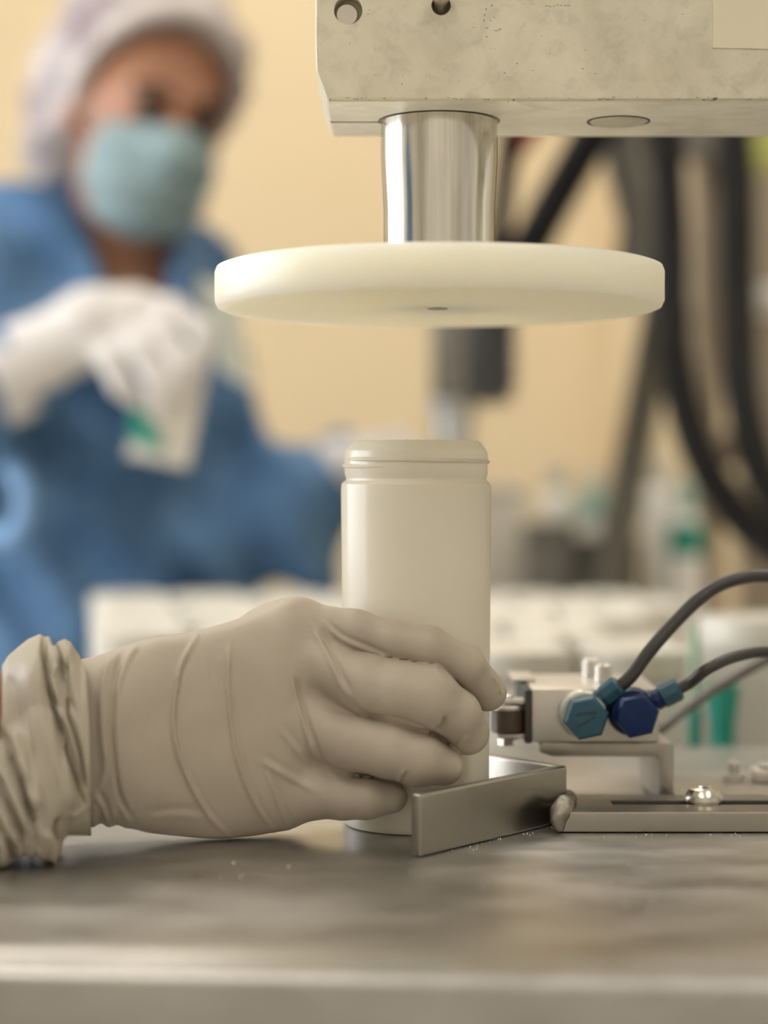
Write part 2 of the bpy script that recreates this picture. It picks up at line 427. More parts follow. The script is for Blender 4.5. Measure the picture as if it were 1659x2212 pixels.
# cream front with a hole for the cap screw
hub = prism('housing', poly, (0, yK - yF, 0), M_cream, press, bevel=0.0011, seg=3)
for v in hub.data.vertices:                      # knocked and uneven lower edge
    if v.co.z < ZB + .004: v.co.z += 0.0
bottom = prism('base_plate', [(XLb + .0055, yF + .0012, ZB - .0006), (0.355, yF + .0012, ZB - .0006), (0.355, yK - .0008, ZB - .0006), (XLb + .0055, yK - .0008, ZB - .0006)],
               (0, 0, 0.002), M_worn, press, bevel=0.0004)
box('seam', (XLb + .0052, 0.0012, ZB - .0009), (PX, 0.0016, ZB - .0002), M_dark, press, bevel=0)
c = at(752, 22, CAMY * -1 + yF)
def ring_hole(px, py, r):
    c = at(px, py, -CAMY + yF)
    o = lathe('screw_hole', [(r, -0.0006), (r * 1.03, -0.0007), (r * 1.05, 0.0), (r * 1.0, 0.0002), (r * .98, 0.002), (r * .98, .006), (0, .006)], M_dark, press, (c[0], c[1] - .0001, c[2]), (0, 1, 0), 36)
    return c
bc = at(752, 22, -CAMY + yF)
def cutter(c, r, depth):
    bm = bmesh.new(); m = frame_to(Vector((c[0], c[1] - .01, c[2])), Vector((c[0], c[1] + depth, c[2])))[0]
    add_lathe(bm, [(0, 0), (r, 0), (r, .01 + depth), (0, .01 + depth)], 40, m)
    bmesh.ops.recalc_face_normals(bm, faces=bm.faces)
    me = bpy.data.meshes.new('cut'); bm.to_mesh(me); bm.free()
    o = bpy.data.objects.new('cut', me); COL.objects.link(o); return o
def cut(o, cutters):
    for k in cutters:
        md = o.modifiers.new('b', 'BOOLEAN'); md.object = k; md.operation = 'DIFFERENCE'; md.solver = 'EXACT'
    dg = bpy.context.evaluated_depsgraph_get(); dg.update()
    me = bpy.data.meshes.new_from_object(o.evaluated_get(dg)); o.modifiers.clear(); o.data = me
    for k in cutters: bpy.data.objects.remove(k)
pc = at(953, 12, -CAMY + yF)
cut(hub, [cutter(bc, .0060, .009), cutter(pc, .0041, .006)])
for p in hub.data.polygons: p.use_smooth = False
rod('cap_screw', (bc[0] - .0006, bc[1] + .0100, bc[2] - .0006), (bc[0] - .0006, bc[1] + .0055, bc[2] - .0006), .0047, M_screw, press)
rod('locating_pin', (pc[0], pc[1] + .006, pc[2] + .0004), (pc[0], pc[1] - .0085, pc[2] + .0050), .0033, M_screw, press)
lb = [at(1540, 103, .8325), at(1700, 106, .8325), at(1700, -40, .8325), at(1540, -40, .8325)]
prism('label_plate', [(p[0], yF - .0004, p[2]) for p in lb], (0, .0004, 0), M_label, press)
pl = at(1336, 259, .880)
lathe('bottom_plug', [(0, -.0014), (.0120, -.0014), (.0128, -.0008), (.0131, .0012), (.0131, .001)], mat('plug steel', (0.50, 0.47, 0.40), .4, .5, noise=.2, nscale=60), press, (pl[0], pl[1], ZB))
lathe('plug_gap', [(.0131, -.0009), (.0141, -.0009), (.0141, .0006), (.0131, .0006)], M_dark, press, (pl[0], pl[1], ZB), closed=True)
bm = bmesh.new(); random.seed(5)                 # scratches and chips on the front
def chip(px, py, L, W, a):
    p = at(px, py, -CAMY + yF); n = random.randint(5, 8); vs = []
    for k in range(n):
        t = 2 * math.pi * k / n; u, w = L * math.cos(t) * random.uniform(.5, 1), W * math.sin(t) * random.uniform(.5, 1)
        vs.append(bm.verts.new((p[0] + u * math.cos(a) - w * math.sin(a), yF - .00006, p[2] + u * math.sin(a) + w * math.cos(a))))
    bm.faces.new(vs)
for k in range(22): chip(random.uniform(700, 1640), random.uniform(8, 212), random.uniform(.0002, .0006), random.uniform(.00015, .0003), random.uniform(0, 3))
for px, py, a in ((1050, 20, 1.2), (1047, 32, 1.4), (1046, 44, 1.6), (1060, 45, 2.2), (1068, 38, 2.6), (1052, 60, .3), (1070, 66, 0), (1080, 63, .2), (1062, 12, .9), (1075, 66, .1)):
    chip(px, py, .0009, .00022, a)
for k in range(7): chip(1180 + k * 8, 13 + random.uniform(-3, 3), .0008, .0002, random.uniform(-.4, .4))
for k in range(40): chip(random.uniform(690, 1655), random.gauss(213, 2.5), random.uniform(.0003, .0016), random.uniform(.0001, .00025), random.gauss(0, .08))
for px, py, w in ((1117, 137, .0006), (1090, 158, .0005), (795, 30, .0005), (798, 22, .0004), (1545, 214, .0016), (1110, 216, .0008)): chip(px, py, w, w * .6, .5)
tag(from_bm('paint_chips', bm, mat('chip grime', (0.14, 0.12, 0.085), 0.7), press), kind='stuff')
# shaft
RS = 0.0259
lathe('shaft_ring', [(RS + .0006, -.0009), (RS + .0012, -.0006), (RS + .0012, .0006), (RS + .0003, .0006)], M_dark, press, (PX, 0, ZB), n=72)
lathe('shaft', [(RS - .0014, -.068), (RS - .0012, -.04), (RS, -.018), (RS, .004)], M_chrome, press, (PX, 0, ZB), n=96)
ZD0, ZD1, RD = 0.2282, 0.2474, 0.0998
n1 = []
pr = [(0, 0), (.004, 0.0), (RD - .0035, 0), (RD - .0012, .0010), (RD, .0036), (RD, ZD1 - ZD0 - .003), (RD - .0008, ZD1 - ZD0 - .0008), (RD - .003, ZD1 - ZD0), (0, ZD1 - ZD0)]
disc = lathe('disc', pr, M_disc, press, (PX, 0, ZD0), n=160)
cc = at(948, 676, .88)
lathe('centre_screw', [(0, -.0005), (.0042, -.0005), (.0045, -.0002), (.0045, .0003)], mat('dull screw', (0.42, 0.37, 0.28), 0.5), disc, (PX - .001, -.012, ZD0), n=32)
box('column', (0.255, -0.055, 0.0), (0.35, 0.06, 0.46), M_cream, press, bevel=0.003)

# ------------------------------------------------------------------ jar
JX, JY, JR = 0.0142, -0.008, 0.0332
jar = empty('open_jar', (JX, JY, 0), 'tall translucent cream plastic jar with threaded neck held by gloved hand', 'jar')
H = at(897, 1040, .872)[2]; HT = at(897, 953, .872)[2]
t = 0.0011
prof = [(0, .0035), (.020, .0025), (.026, .0008), (JR - .0045, 0), (JR - .002, .0006), (JR - .0009, .003), (JR - .0008, .010), (JR - .0006, .05), (JR + .0001, H - .004), (JR - .0001, H - .0012), (JR - .0010, H - .0001),
        (JR - .0019, H + .0003), (JR - .0022, H + .001)]
nk = JR - .0015
body_in = [(nk - .0045, HT - .0004), (nk - .0058, HT - .0014), (JR - .0045, H + .002), (JR - .0024, H - .006), (JR - .0026, .01), (JR - .006, .004), (0, .0048)]
prof += [(nk - .0006, H + .0018), (nk, H + .0032), (nk, HT - .0050), (nk - .0007, HT - .0036), (nk - .0030, HT - .0008), (nk - .0038, HT)]
lathe('jar_body', prof + body_in, M_jar, jar, (JX, JY, 0), n=112)
S = []
for k in range(80):                               # screw thread: a helical bead round the neck
    a = math.pi * 1.05 + 2 * math.pi * 1.15 * k / 79
    S.append((JX + (nk + .0001) * math.cos(a), JY + (nk + .0001) * math.sin(a), HT - .0078 - .0036 * k / 79))
tube('screw_thread', S, .0009, M_jar, jar, n=8, res=2, rfun=lambda u: min(1, 12 * u + .2, 12 * (1 - u) + .2))
# rough moulding flash on the lip
bm = bmesh.new()
for k in range(40):
    a = 2 * math.pi * k / 40
    p = Vector((JX + (nk - .0045) * math.cos(a), JY + (nk - .0045) * math.sin(a), HT - .0003))
    bmesh.ops.create_icosphere(bm, subdivisions=1, radius=random.uniform(.0003, .0009), matrix=Matrix.Translation(p))
tag(from_bm('lip_flash', bm, M_jar, jar, smooth=True), kind='stuff')

# ------------------------------------------------------------------ V-shaped guide with slotted bar
GV = Vector((0.0815, -0.006, 0)); HG = 0.0255; TG = 0.0052
guide = empty('jar_guide', (GV.x, GV.y, 0), 'grey steel V-shaped guide welded to slotted bar on table', 'guide')
def arm(sgn, L):
    d = Vector((-0.0666, sgn * 0.081, 0)).normalized(); n = Vector((-d.y * sgn, d.x * sgn, 0))
    if n.x > 0: n = -n
    q = TG / abs(d.y) if False else TG
    a = GV; b = GV + d * L
    k = abs(d.x) / abs(d.y)
    inner_v = GV + Vector((-TG / abs(d.y), 0, 0))
    z = 0.0004
    poly = [(a.x, a.y, z), (b.x, b.y, z), (b.x + n.x * TG, b.y + n.y * TG, z), (inner_v.x, inner_v.y, z)]
    return prism('guide_arm', poly, (0, 0, HG - z), M_steel2, guide, bevel=0.0012, seg=3)
arm(-1, 0.1052); arm(1, 0.098)
BY0, BY1, BX0, BX1, HB = -0.0325, 0.0160, 0.0765, 0.235, 0.0092
sx0, sx1, sy0, sy1 = 0.1010, 0.215, -0.0130, -0.0015
xs = [BX0, sx0, sx1, BX1]; ys = [BY0, sy0, sy1, BY1]
bm = bmesh.new(); g = {}
for i, x in enumerate(xs):
    for j, y in enumerate(ys):
        for k, z in enumerate((0.0003, HB)): g[i, j, k] = bm.verts.new((x, y, z))
for i in range(3):
    for j in range(3):
        if (i, j) == (1, 1): continue
        bm.faces.new((g[i, j, 1], g[i + 1, j, 1], g[i + 1, j + 1, 1], g[i, j + 1, 1])); bm.faces.new((g[i, j, 0], g[i, j + 1, 0], g[i + 1, j + 1, 0], g[i + 1, j, 0]))
def wallq(a, b): bm.faces.new((g[a + (0,)], g[b + (0,)], g[b + (1,)], g[a + (1,)]))
for i in range(3): wallq((i, 0), (i + 1, 0)); wallq((i, 3), (i + 1, 3)); wallq((0, i), (0, i + 1)); wallq((3, i), (3, i + 1))
wallq((1, 1), (2, 1)); wallq((1, 2), (2, 2)); wallq((1, 1), (1, 2)); wallq((2, 1), (2, 2))
from_bm('slotted_bar', bm, M_steel2, guide, bevel=0.0012, seg=3, keep=lambda e: max(max(abs(v.co.y - (BY0 + BY1) / 2) for v in e.verts), 0) > .02 or all(v.co.x < BX0 + .001 for v in e.verts))
box('slot_shade_liner', (sx0 + .0002, sy1 - .0006, .0006), (sx1 - .0002, sy1 - .0001, HB - .0004), M_dark, guide, bevel=0)  # dark liner paints shade and grime on the slot's back wall
box('slot_shade_filler', (sx0 + .0002, sy0 + .0002, .0006), (sx1 - .0002, sy1 - .0002, HB - .0040), M_dark, guide, bevel=0)  # dark filler stands in for shade and grime deep in the slot
def weld(P):
    f = chain(P, [(0.0790, -0.030, .0085), (0.0800, -0.022, .0100), (0.0815, -0.013, .0105), (0.0830, -0.006, .0110), (0.0825, 0.004, .0105), (0.0800, 0.012, .009)], [.0024, .0028, .0028, .0030, .0028, .002])
    g = chain(P, [at(1216, 1733, .856), at(1204, 1752, .850), at(1202, 1770, .848), at(1209, 1788, .848)], [.0028, .0032, .0028, .0022])
    return smin(f, g, .006) + .00012 * np.sin(P[1] * 1100 + P[2] * 600)
finish('weld_bead', surface('weld_bead', weld, (.064, -.045, -.001), (.094, .022, .024), .0007), M_weld, guide)
sp = at(1521, 1733, .874)
lathe('button_screw', [(0.0028, .0058), (.0040, .0066), (.0066, .0058), (.0083, .0036), (.0090, .0012), (.0088, 0), (0, 0)], M_screw, guide, (sp[0], -.0060, HB), n=40)
lathe('hex_socket', [(0, .0030), (.0029, .0030), (.0031, .0060)], M_dark, guide, (sp[0], -.0060, HB), n=6, smooth=False)

# ------------------------------------------------------------------ valve bracket, roller valve, fittings and hoses
VF = 0.025                                   # front plane of bracket and valve
ZP0, ZP1 = 0.0252, 0.0316
bx0, bx1 = 0.0715, 0.1335
brk = empty('valve_bracket', ((bx0 + bx1) / 2, VF, 0), 'bent grey steel bracket plate carrying the roller valve', 'bracket')
tk = .0068
pp = [(bx0 + .001, ZP1), (bx1 - .0015, ZP1), (bx1, ZP1 - .0015), (bx1, .009), (bx1 + .001, .007), (bx1 + .003, .0062), (bx1 + .075, .0062), (bx1 + .075, .0004), (bx1 - .004, .0004), (bx1 - tk + .001, .002), (bx1 - tk, .006), (bx1 - tk, ZP0 - .002), (bx1 - tk - .002, ZP0), (bx0 + .006, ZP0), (bx0, ZP0 + .002)]
o = prism('bracket_plate', [(x, VF - .001, z) for x, z in pp], (0, 0.073, 0), M_bracket, brk, bevel=0.0006)
vx0, vx1, vz1 = 0.0682, 0.1268, 0.0563
valve = empty('roller_valve', (vx0, VF, ZP1), 'aluminium valve block with roller lever and two blue hose fittings', 'valve')
box('valve_body', (vx0, VF, ZP1 + .0002), (vx1, VF + .072, vz1), M_alu, valve, bevel=0.0008)
box('end_plate', (vx0 - .0032, VF - .0003, ZP1 - .0004), (vx0 - .0001, VF + .070, vz1 - .0005), M_dark, valve, bevel=0.0005)
box('top_cap', (vx0 - .007, VF + .030, vz1 + .0002), (vx0 + .004, VF + .066, vz1 + .0018), M_alu, valve, bevel=0.0005)
rc = at(1097, 1552, .912)
box('lever_arm', (rc[0] - .004, rc[1] - .005, rc[2] + .0072), (vx0 - .001, rc[1] + .006, rc[2] + .0094), M_alu, valve, bevel=0.0006)
box('lever_arm', (rc[0] - .005, rc[1] - .005, rc[2] - .0088), (vx0 - .001, rc[1] + .006, rc[2] - .0068), M_alu, valve, bevel=0.0006)
lathe('roller', [(0, -.0062), (.0072, -.0062), (.0078, -.0055), (.0078, .0038), (.0072, .0045), (0, .0045)], M_brown, valve, tuple(rc), n=40)
lathe('roller_flange', [(.003, .0045), (.0079, .0045), (.0079, .0058), (.0070, .0064), (.003, .0064)], M_alu, valve, tuple(rc), n=40, closed=True)
lathe('roller_pin', [(0, -.0118), (.0026, -.0118), (.0026, .0105), (.0015, .0112), (0, .0112)], M_screw, valve, tuple(rc), n=20)
lathe('pin_nut', [(.0026, -.0122), (.0046, -.0122), (.0048, -.0092), (.0026, -.0092)], M_screw, valve, tuple(rc), n=6, closed=True, smooth=False)
for px, py, d in ((1276, 1452, .962), (1303, 1470, .935)):
    b = at(px, py, d)
    lathe('top_bolt', [(0, .0085), (.0032, .0085), (.0041, .0078), (.0042, 0), (0, 0)], M_alu, valve, (b[0], b[1], vz1 + .0002), n=28)
def fitting(px, py, body, hexm, dire, ring, clen, hexcol):
    c = at(px, py, .875); f = empty('fitting', (c[0], VF, c[2])); f.parent = valve
    f.matrix_parent_inverse = valve.matrix_basis.inverted()
    z = c[2]; x = c[0]
    r = .0097
    lathe('banjo_ring', [(0, -.0005), (r + .0010, -.0005), (r + .0016, .002), (r + .0014, .0055), (r + .0004, .0075), (r - .001, .0080), (r - .001, .0130), (0, .0130)], ring, f, (x, VF, z), (0, -1, 0), 44)
    lathe('hex_washer', [(0, .0130), (r + .0002, .0130), (r + .0004, .0150), (0, .0155)], ring, f, (x, VF, z), (0, -1, 0), 44)
    bm = bmesh.new(); m = frame_to((x, VF - .0150, z), (x, VF - 1, z))[0] @ Matrix.Rotation(math.radians(12), 4, 'Z')
    add_lathe(bm, [(0, 0), (r + .0006, 0), (r + .0008, .006), (r - .0006, .0085), (0, .0087)], 6, m)
    from_bm('hex_head', bm, hexm, f, bevel=0.0005)
    d = Vector(dire).normalized(); a = Vector((x, VF - .006, z)) + d * (r * .75)
    rod('hose_stub', a, a + d * (.0075 + clen), .0036, body, f)
    rod('hose_collar', a + d * (.0045 + clen), a + d * (.0145 + clen), .0054, hexcol, f, n=8, ch=.0012)
    rod('collar_nut', a + d * (.0015 + clen), a + d * (.0048 + clen), .0048, body, f, n=8)
    return a + d * (.0140 + clen), d
e1, d1 = fitting(1271, 1556, M_blueA, M_blueA, (.76, -.15, .62), mat('pale ring', (0.50, 0.50, 0.45), 0.4, 0.5), .000, M_blueA)
fit1 = [c for c in valve.children if c.name.startswith('fitting')][0]
hc = at(1271, 1556, .875)
for a, b in (((-.0042, .0022), (.0042, .0030)), ((-.0046, -.0036), (.0042, .0012))):
    m_, L_ = frame_to((hc[0] + a[0], VF - .0236, hc[2] + a[1]), (hc[0] + b[0], VF - .0236, hc[2] + b[1]))
    bm = bmesh.new(); bmesh.ops.create_cube(bm, size=1, matrix=m_ @ Matrix.Translation((0, 0, L_ / 2)) @ Matrix.Diagonal((.0009, .0006, L_, 1)))
    from_bm('chevron_stroke', bm, M_dark, fit1)
e2, d2 = fitting(1381, 1552, M_blueB, M_blueB, (.87, -.10, .46), M_blueB, .0025, M_blueA)
h1 = [e1 - d1 * .006, e1 + d1 * .006, V(1402, 1408, .895), V(1455, 1348, .90), V(1512, 1292, .905), V(1575, 1256, .91), V(1655, 1244, .915), V(1760, 1262, .92), V(1900, 1330, .92), Vector((.2545, 0.02, .082))]
tag(tube('air_hose', h1, .0031, M_hose, n=14), 'dark grey air hose arching high from left blue fitting', 'hose', 'air hoses')
h2 = [e2 - d2 * .006, e2 + d2 * .005, V(1530, 1444, .89), V(1590, 1418, .90), V(1660, 1408, .91), V(1760, 1420, .92), Vector((.2545, 0.03, .05))]
tag(tube('air_hose', h2, .0027, M_hose, n=14), 'dark grey air hose leaving the right-hand blue fitting', 'hose', 'air hoses')
h3 = [V(1390, 1600, 1.0), V(1432, 1572, 1.0), V(1480, 1535, 1.01), V(1560, 1480, 1.02), V(1660, 1425, 1.03), V(1760, 1385, 1.03), Vector((.2545, .05, .09))]
tag(tube('air_hose', h3, .0026, mat('mid grey hose', (0.13, 0.12, 0.115), .45), n=14), 'mid grey air hose rising behind the valve block', 'hose', 'air hoses')
# studs on the bracket foot
p = at(1585, 1700, .955)
st = empty('hex_bolt', (p[0], p[1], .0062), 'upright pale steel bolt behind the button screw', 'bolt')
lathe('bolt_shank', [(0, .0095), (.0025, .0095), (.0030, .0088), (.0030, 0), (0, 0)], M_alu, st, (p[0], p[1], .0062), n=24)
lathe('bolt_nut', [(.003, 0), (.0052, 0), (.0052, .0030), (.003, .0034)], M_alu, st, (p[0], p[1], .0064), n=6, closed=True, smooth=False)
p = at(1652, 1698, .955)
st = empty('clamp_block', (p[0], p[1], .0062), 'small pale clamp block at right edge behind slotted bar', 'clamp')
box('clamp_base', (p[0] - .0065, p[1] - .008, .0064), (p[0] + .02, p[1] + .008, .0125), M_alu, st, bevel=.0015)
box('clamp_top', (p[0] - .003, p[1] - .005, .0127), (p[0] + .02, p[1] + .005, .0150), M_alu, st, bevel=.0008)
# loose plastic crumbs
bm = bmesh.new(); random.seed(11)
for k in range(120):
    if k < 70:
        u = random.random(); q = Vector((0.02 + .21 * u, -.04 + random.gauss(0, .006), 0))
        if q.x < .08: q.y = -.006 - (0.0815 - q.x) * 1.216 - abs(random.gauss(0, .004)) - .0015
        else: q.y = -.0345 - abs(random.gauss(0, .004))
    else:
        q = Vector((random.uniform(-.11, .12), random.uniform(-.2, -.10), 0))
    r = random.uniform(.00012, .0004) if k < 110 else .0006
    bmesh.ops.create_icosphere(bm, subdivisions=1, radius=r, matrix=Matrix.Translation((q.x, q.y, r * .8)))
tag(from_bm('plastic_crumbs', bm, M_white, smooth=True), 'tiny white plastic crumbs scattered on the steel table', 'crumbs', kind='stuff')

# ------------------------------------------------------------------ the gloved hand in front (left hand, fingers round the jar)
op = empty('person', tuple(at(-60, 1600, .80)), 'person in beige latex glove reaching in to hold the jar', 'person')
ST = np.array([(120, 1432, 1772, .820, .025), (200, 1419, 1781, .822, .025), (260, 1398, 1782, .824, .0245), (333, 1376, 1799, .827, .0235), (400, 1367, 1806, .830, .0225),
               (490, 1344, 1809, .834, .0215), (560, 1322, 1803, .837, .0215), (627, 1304, 1787, .840, .0205), (670, 1313, 1772, .843, .0185), (740, 1335, 1762, .850, .015)], float)
tp = np.array([at(r[0], r[1], r[3]) for r in ST]); bt = np.array([at(r[0], r[2], r[3]) for r in ST])
SX = tp[:, 0]; SZ = (tp[:, 2] + bt[:, 2]) / 2; SH = (tp[:, 2] - bt[:, 2]) / 2; SY = tp[:, 1]; STK = ST[:, 4]
def cubic(x, xs, ys):
    d = np.gradient(ys, xs); i = np.clip(np.searchsorted(xs, x) - 1, 0, len(xs) - 2)
    h = xs[i + 1] - xs[i]; t = np.clip((x - xs[i]) / h, 0, 1)
    return ((2 * t ** 3 - 3 * t ** 2 + 1) * ys[i] + (t ** 3 - 2 * t ** 2 + t) * h * d[i] + (-2 * t ** 3 + 3 * t ** 2) * ys[i + 1] + (t ** 3 - t ** 2) * h * d[i + 1])
FING = {
 'index': [(590, 1372, .847, .0120), (660, 1352, .838, .0102), (770, 1364, .832, .0088), (850, 1383, .829, .0081), (925, 1396, .828, .0083), (1005, 1437, .834, .0081), (1054, 1496, .846, .0082)],
 'middle': [(600, 1440, .846, .0125), (690, 1434, .833, .0118), (790, 1478, .8255, .0124), (865, 1495, .8220, .0125), (922, 1507, .8215, .0132), (985, 1543, .827, .0101), (1010, 1583, .835, .0094)],
 'ring': [(600, 1545, .846, .0140), (680, 1566, .8335, .0128), (760, 1604, .8265, .0124), (840, 1618, .8235, .0122), (900, 1638, .8240, .0116), (957, 1654, .8310, .0087)],
 'little': [(600, 1690, .846, .0150), (690, 1708, .8355, .0115), (740, 1717, .8320, .0103), (790, 1721, .8305, .0090), (844, 1721, .832, .0072)],
}
THUMB = [(470, 1440, .852, .016), (600, 1420, .880, .0135), (700, 1425, .905, .0115), (800, 1440, .9215, .0100), (880, 1452, .9225, .0088)]
def hand(P):
    X, Y, Z = P
    x1 = X[:, 0, 0]
    zc, h, yc, tk = (cubic(x1, SX, a)[:, None, None] for a in (SZ, SH, SY, STK))
    q = (np.abs((Z - zc) / h) ** 2.3 + np.abs((Y - yc) / tk) ** 2.3) ** (1 / 2.3)
    palm = (q - 1) * tk
    palm = smax(palm, X - float(at(672, 1550, .842)[0]), .012)
    palm = smax(palm, float(at(150, 1550, .82)[0]) - X, .004)
    kx = np.clip((x1 - at(685, 0, .83)[0]) / (at(765, 0, .83)[0] - at(685, 0, .83)[0]), 0, 1)[:, None, None]
    kk = .0075 * (1 - kx) + .0007 * kx
    f = None
    for nme in ('index', 'middle', 'ring', 'little'):
        c = FING[nme]; g = chain(P, [at(*j[:3]) for j in c], [j[3] for j in c], .003)
        f = g if f is None else smin(f, g, kk)
    f = smin(palm, f, .0085)
    g = chain(P, [at(*j[:3]) for j in THUMB], [j[3] for j in THUMB], .003)
    return smin(f, g, .008)
lo = at(140, 1830, .82); hi = at(1110, 1280, .85)
gm = surface('glove_hand', hand, (float(lo[0]), -.100, .0003 - .002), (float(hi[0]) + .004, .066, .104), .00085)
co = get_co(gm); no = get_no(gm); Q = proj(co)
front = np.clip(-no[:, 1] * 1.6 + .25, 0, 1)
LINES = [
 ([(262, 1396), (246, 1435), (237, 1490), (234, 1550), (236, 1620), (246, 1700), (262, 1745), (292, 1790)], 5, .0004, .0014),
 ([(250, 1402), (228, 1450), (220, 1520), (222, 1600), (228, 1660), (205, 1715)], 8, .0010, .0004),
 ([(205, 1715), (222, 1745), (232, 1785)], 6, .0008, .0006),
 ([(300, 1390), (278, 1422), (258, 1470), (250, 1520)], 6, .0007, .0003),
 ([(432, 1362), (408, 1405), (389, 1445), (378, 1500), (374, 1550), (379, 1600), (395, 1655), (421, 1712), (455, 1765), (505, 1815)], 5.5, .0016, .0004),
 ([(500, 1385), (494, 1430), (494, 1500), (501, 1575), (520, 1660), (555, 1742), (595, 1802)], 5, .0014, .0005),
 ([(575, 1660), (598, 1725), (625, 1790)], 5, .0009, .0004),
 ([(628, 1455), (638, 1500), (655, 1557), (674, 1615), (690, 1650)], 5, .0012, .0012),
 ([(676, 1350), (695, 1390), (716, 1430), (738, 1478), (756, 1508)], 6, .0011, .0008),
 ([(700, 1345), (740, 1380), (800, 1406), (850, 1426)], 5, .0009, .0006),
 ([(560, 1640), (610, 1670), (690, 1712)], 8, .0008, .0004),
 ([(600, 1570), (640, 1620), (680, 1665)], 7, .0007, .0003),
 ([(955, 1545), (951, 1562), (938, 1574)], 4, .0003, .0018),
 ([(986, 1612), (996, 1600), (1015, 1590)], 4, .0005, .0004),
 ([(876, 1660), (866, 1676), (860, 1690)], 4, .0009, .0007),
 ([(930, 1434), (960, 1470), (990, 1500)], 8, .0007, .0002),
 ([(1060, 1455), (1075, 1480), (1082, 1500)], 4, .0006, .0004),
 ([(320, 1772), (380, 1760), (470, 1768)], 9, .0003, .0003),
 ([(440, 1410), (445, 1440), (448, 1475)], 6, .0005, .0002),
 ([(476, 1415), (478, 1445), (480, 1470)], 6, .0005, .0002),
 ([(690, 1640), (724, 1664), (770, 1672), (832, 1682), (885, 1702)], 4, -.0013, 0),
 ([(756, 1508), (789, 1541), (857, 1553), (919, 1577), (980, 1610)], 4, -.0010, 0),
 ([(735, 1300), (800, 1340), (870, 1352)], 8, .0004, .0002),
]
hgt = 1.25 * creases(Q, LINES) * front
# soft unevenness of the thin latex
hgt += .00035 * np.sin(Q[:, 0] * .034 + 1.3 * np.sin(Q[:, 1] * .02)) * np.sin(Q[:, 1] * .025 + .7) * front
# fine gathers near the wrist
gw = np.clip((300 - Q[:, 0]) / 90, 0, 1) * np.clip((Q[:, 1] - 1690) / 90, 0, 1)
hgt += gw * .0009 * np.sin(Q[:, 0] * .17 + .01 * Q[:, 1])
co = co + no * hgt[:, None]; co[:, 2] = np.maximum(co[:, 2], .0006)
set_co(gm, co)
glove = finish('glove', gm, M_glove, op)
# bunched cuff
TOP = np.array([(-60, 1500), (-20, 1462), (2, 1440), (18, 1416), (40, 1398), (62, 1382), (86, 1370), (104, 1374), (116, 1392), (124, 1386), (140, 1380), (152, 1386), (166, 1408), (176, 1420), (200, 1424)], float)
BOT = np.array([(-70, 1890), (-30, 1884), (0, 1877), (22, 1868), (38, 1856), (54, 1851), (66, 1862), (78, 1850), (98, 1862), (118, 1862), (132, 1846), (139, 1812), (146, 1803), (200, 1806)], float)
nU, nT = 150, 220
verts = []
def cuff_pt(s, th, inset=0.0):
    cth, sth = math.cos(th), math.sin(th)
    tt = (1 - cth) / 2
    pr_ = np.interp(tt, [0, .1, .5, 1], [172, 186, 194, 197]); pl_ = np.interp(tt, [0, .25, .45, 1], [4, 4, -6, -60])
    px = pr_ + (pl_ - pr_) * s
    top = np.interp(px, TOP[:, 0], TOP[:, 1]) + inset; bot = np.interp(px, BOT[:, 0], BOT[:, 1]) - inset
    pc, h = (top + bot) / 2, (bot - top) / 2
    py = pc - h * (abs(cth) ** .9) * (1 if cth > 0 else -1)
    dep = .806 - (.0315 - inset * .0002) * (1 if sth > 0 else -1) * abs(sth) ** .85 - .031 * max(0, tt - .35) / .65 * np.clip((200 - px) / 120, 0, 1)
    return px, py, dep
CL = [
 ([(97, 1372), (95, 1410), (101, 1455), (117, 1525), (137, 1590), (159, 1660), (178, 1715), (193, 1765)], 6, -.0042, .0),
 ([(116, 1385), (130, 1436), (136, 1470), (149, 1540), (166, 1600), (182, 1680), (194, 1735)], 5.5, -.0036, .0),
 ([(150, 1420), (146, 1450), (150, 1490), (163, 1550)], 5, -.0024, 0),
 ([(106, 1380), (112, 1430), (124, 1490), (144, 1560), (165, 1640), (186, 1720)], 6, .0024, 0),
 ([(70, 1400), (80, 1500), (105, 1610), (130, 1700), (150, 1780)], 26, .0040, 0),
 ([(-10, 1560), (20, 1625), (46, 1690), (64, 1750), (80, 1800), (92, 1850)], 7, -.0050, 0),
 ([(30, 1560), (46, 1630), (66, 1700), (84, 1760)], 12, .0034, 0),
 ([(-40, 1650), (-5, 1690), (25, 1745), (48, 1800), (58, 1855)], 7, -.0045, 0),
 ([(-30, 1620), (10, 1670), (42, 1740), (62, 1800)], 9, .0036, 0),
 ([(-30, 1760), (0, 1795), (22, 1830), (32, 1870)], 6, -.0035, 0),
 ([(-20, 1730), (15, 1775), (38, 1830)], 7, .0028, 0),
 ([(128, 1765), (124, 1790), (128, 1830)], 6, -.0045, 0),
 ([(128, 1760), (160, 1752), (196, 1742)], 4, .0014, 0),
 ([(100, 1790), (108, 1830), (112, 1860)], 8, .0030, 0),
 ([(10, 1450), (30, 1520), (40, 1600)], 16, -.0016, 0),
]
P3 = []; Q2 = []
for i in range(nU + 1):
    for j in range(nT):
        px, py, dep = cuff_pt(i / nU, 2 * math.pi * j / nT)
        Q2.append((px, py)); P3.append(at(px, py, dep))
P3 = np.array(P3); Q2 = np.array(Q2)
me = bpy.data.meshes.new('tmp')
fc = [(i * nT + j, i * nT + (j + 1) % nT, (i + 1) * nT + (j + 1) % nT, (i + 1) * nT + j) for i in range(nU) for j in range(nT)]
me.from_pydata(P3.tolist(), [], fc); me.update(); nn = get_no(me)
cen = np.array([0, at(90, 1620, .80)[1], at(90, 1620, .80)[2]])
sgn = np.sign(((P3 - cen) * nn)[:, 1:].sum(1).mean()); nn = nn * sgn
fade = np.clip(np.minimum(np.repeat(np.linspace(0, 1, nU + 1), nT) * 14 + .25, 1), 0, 1)
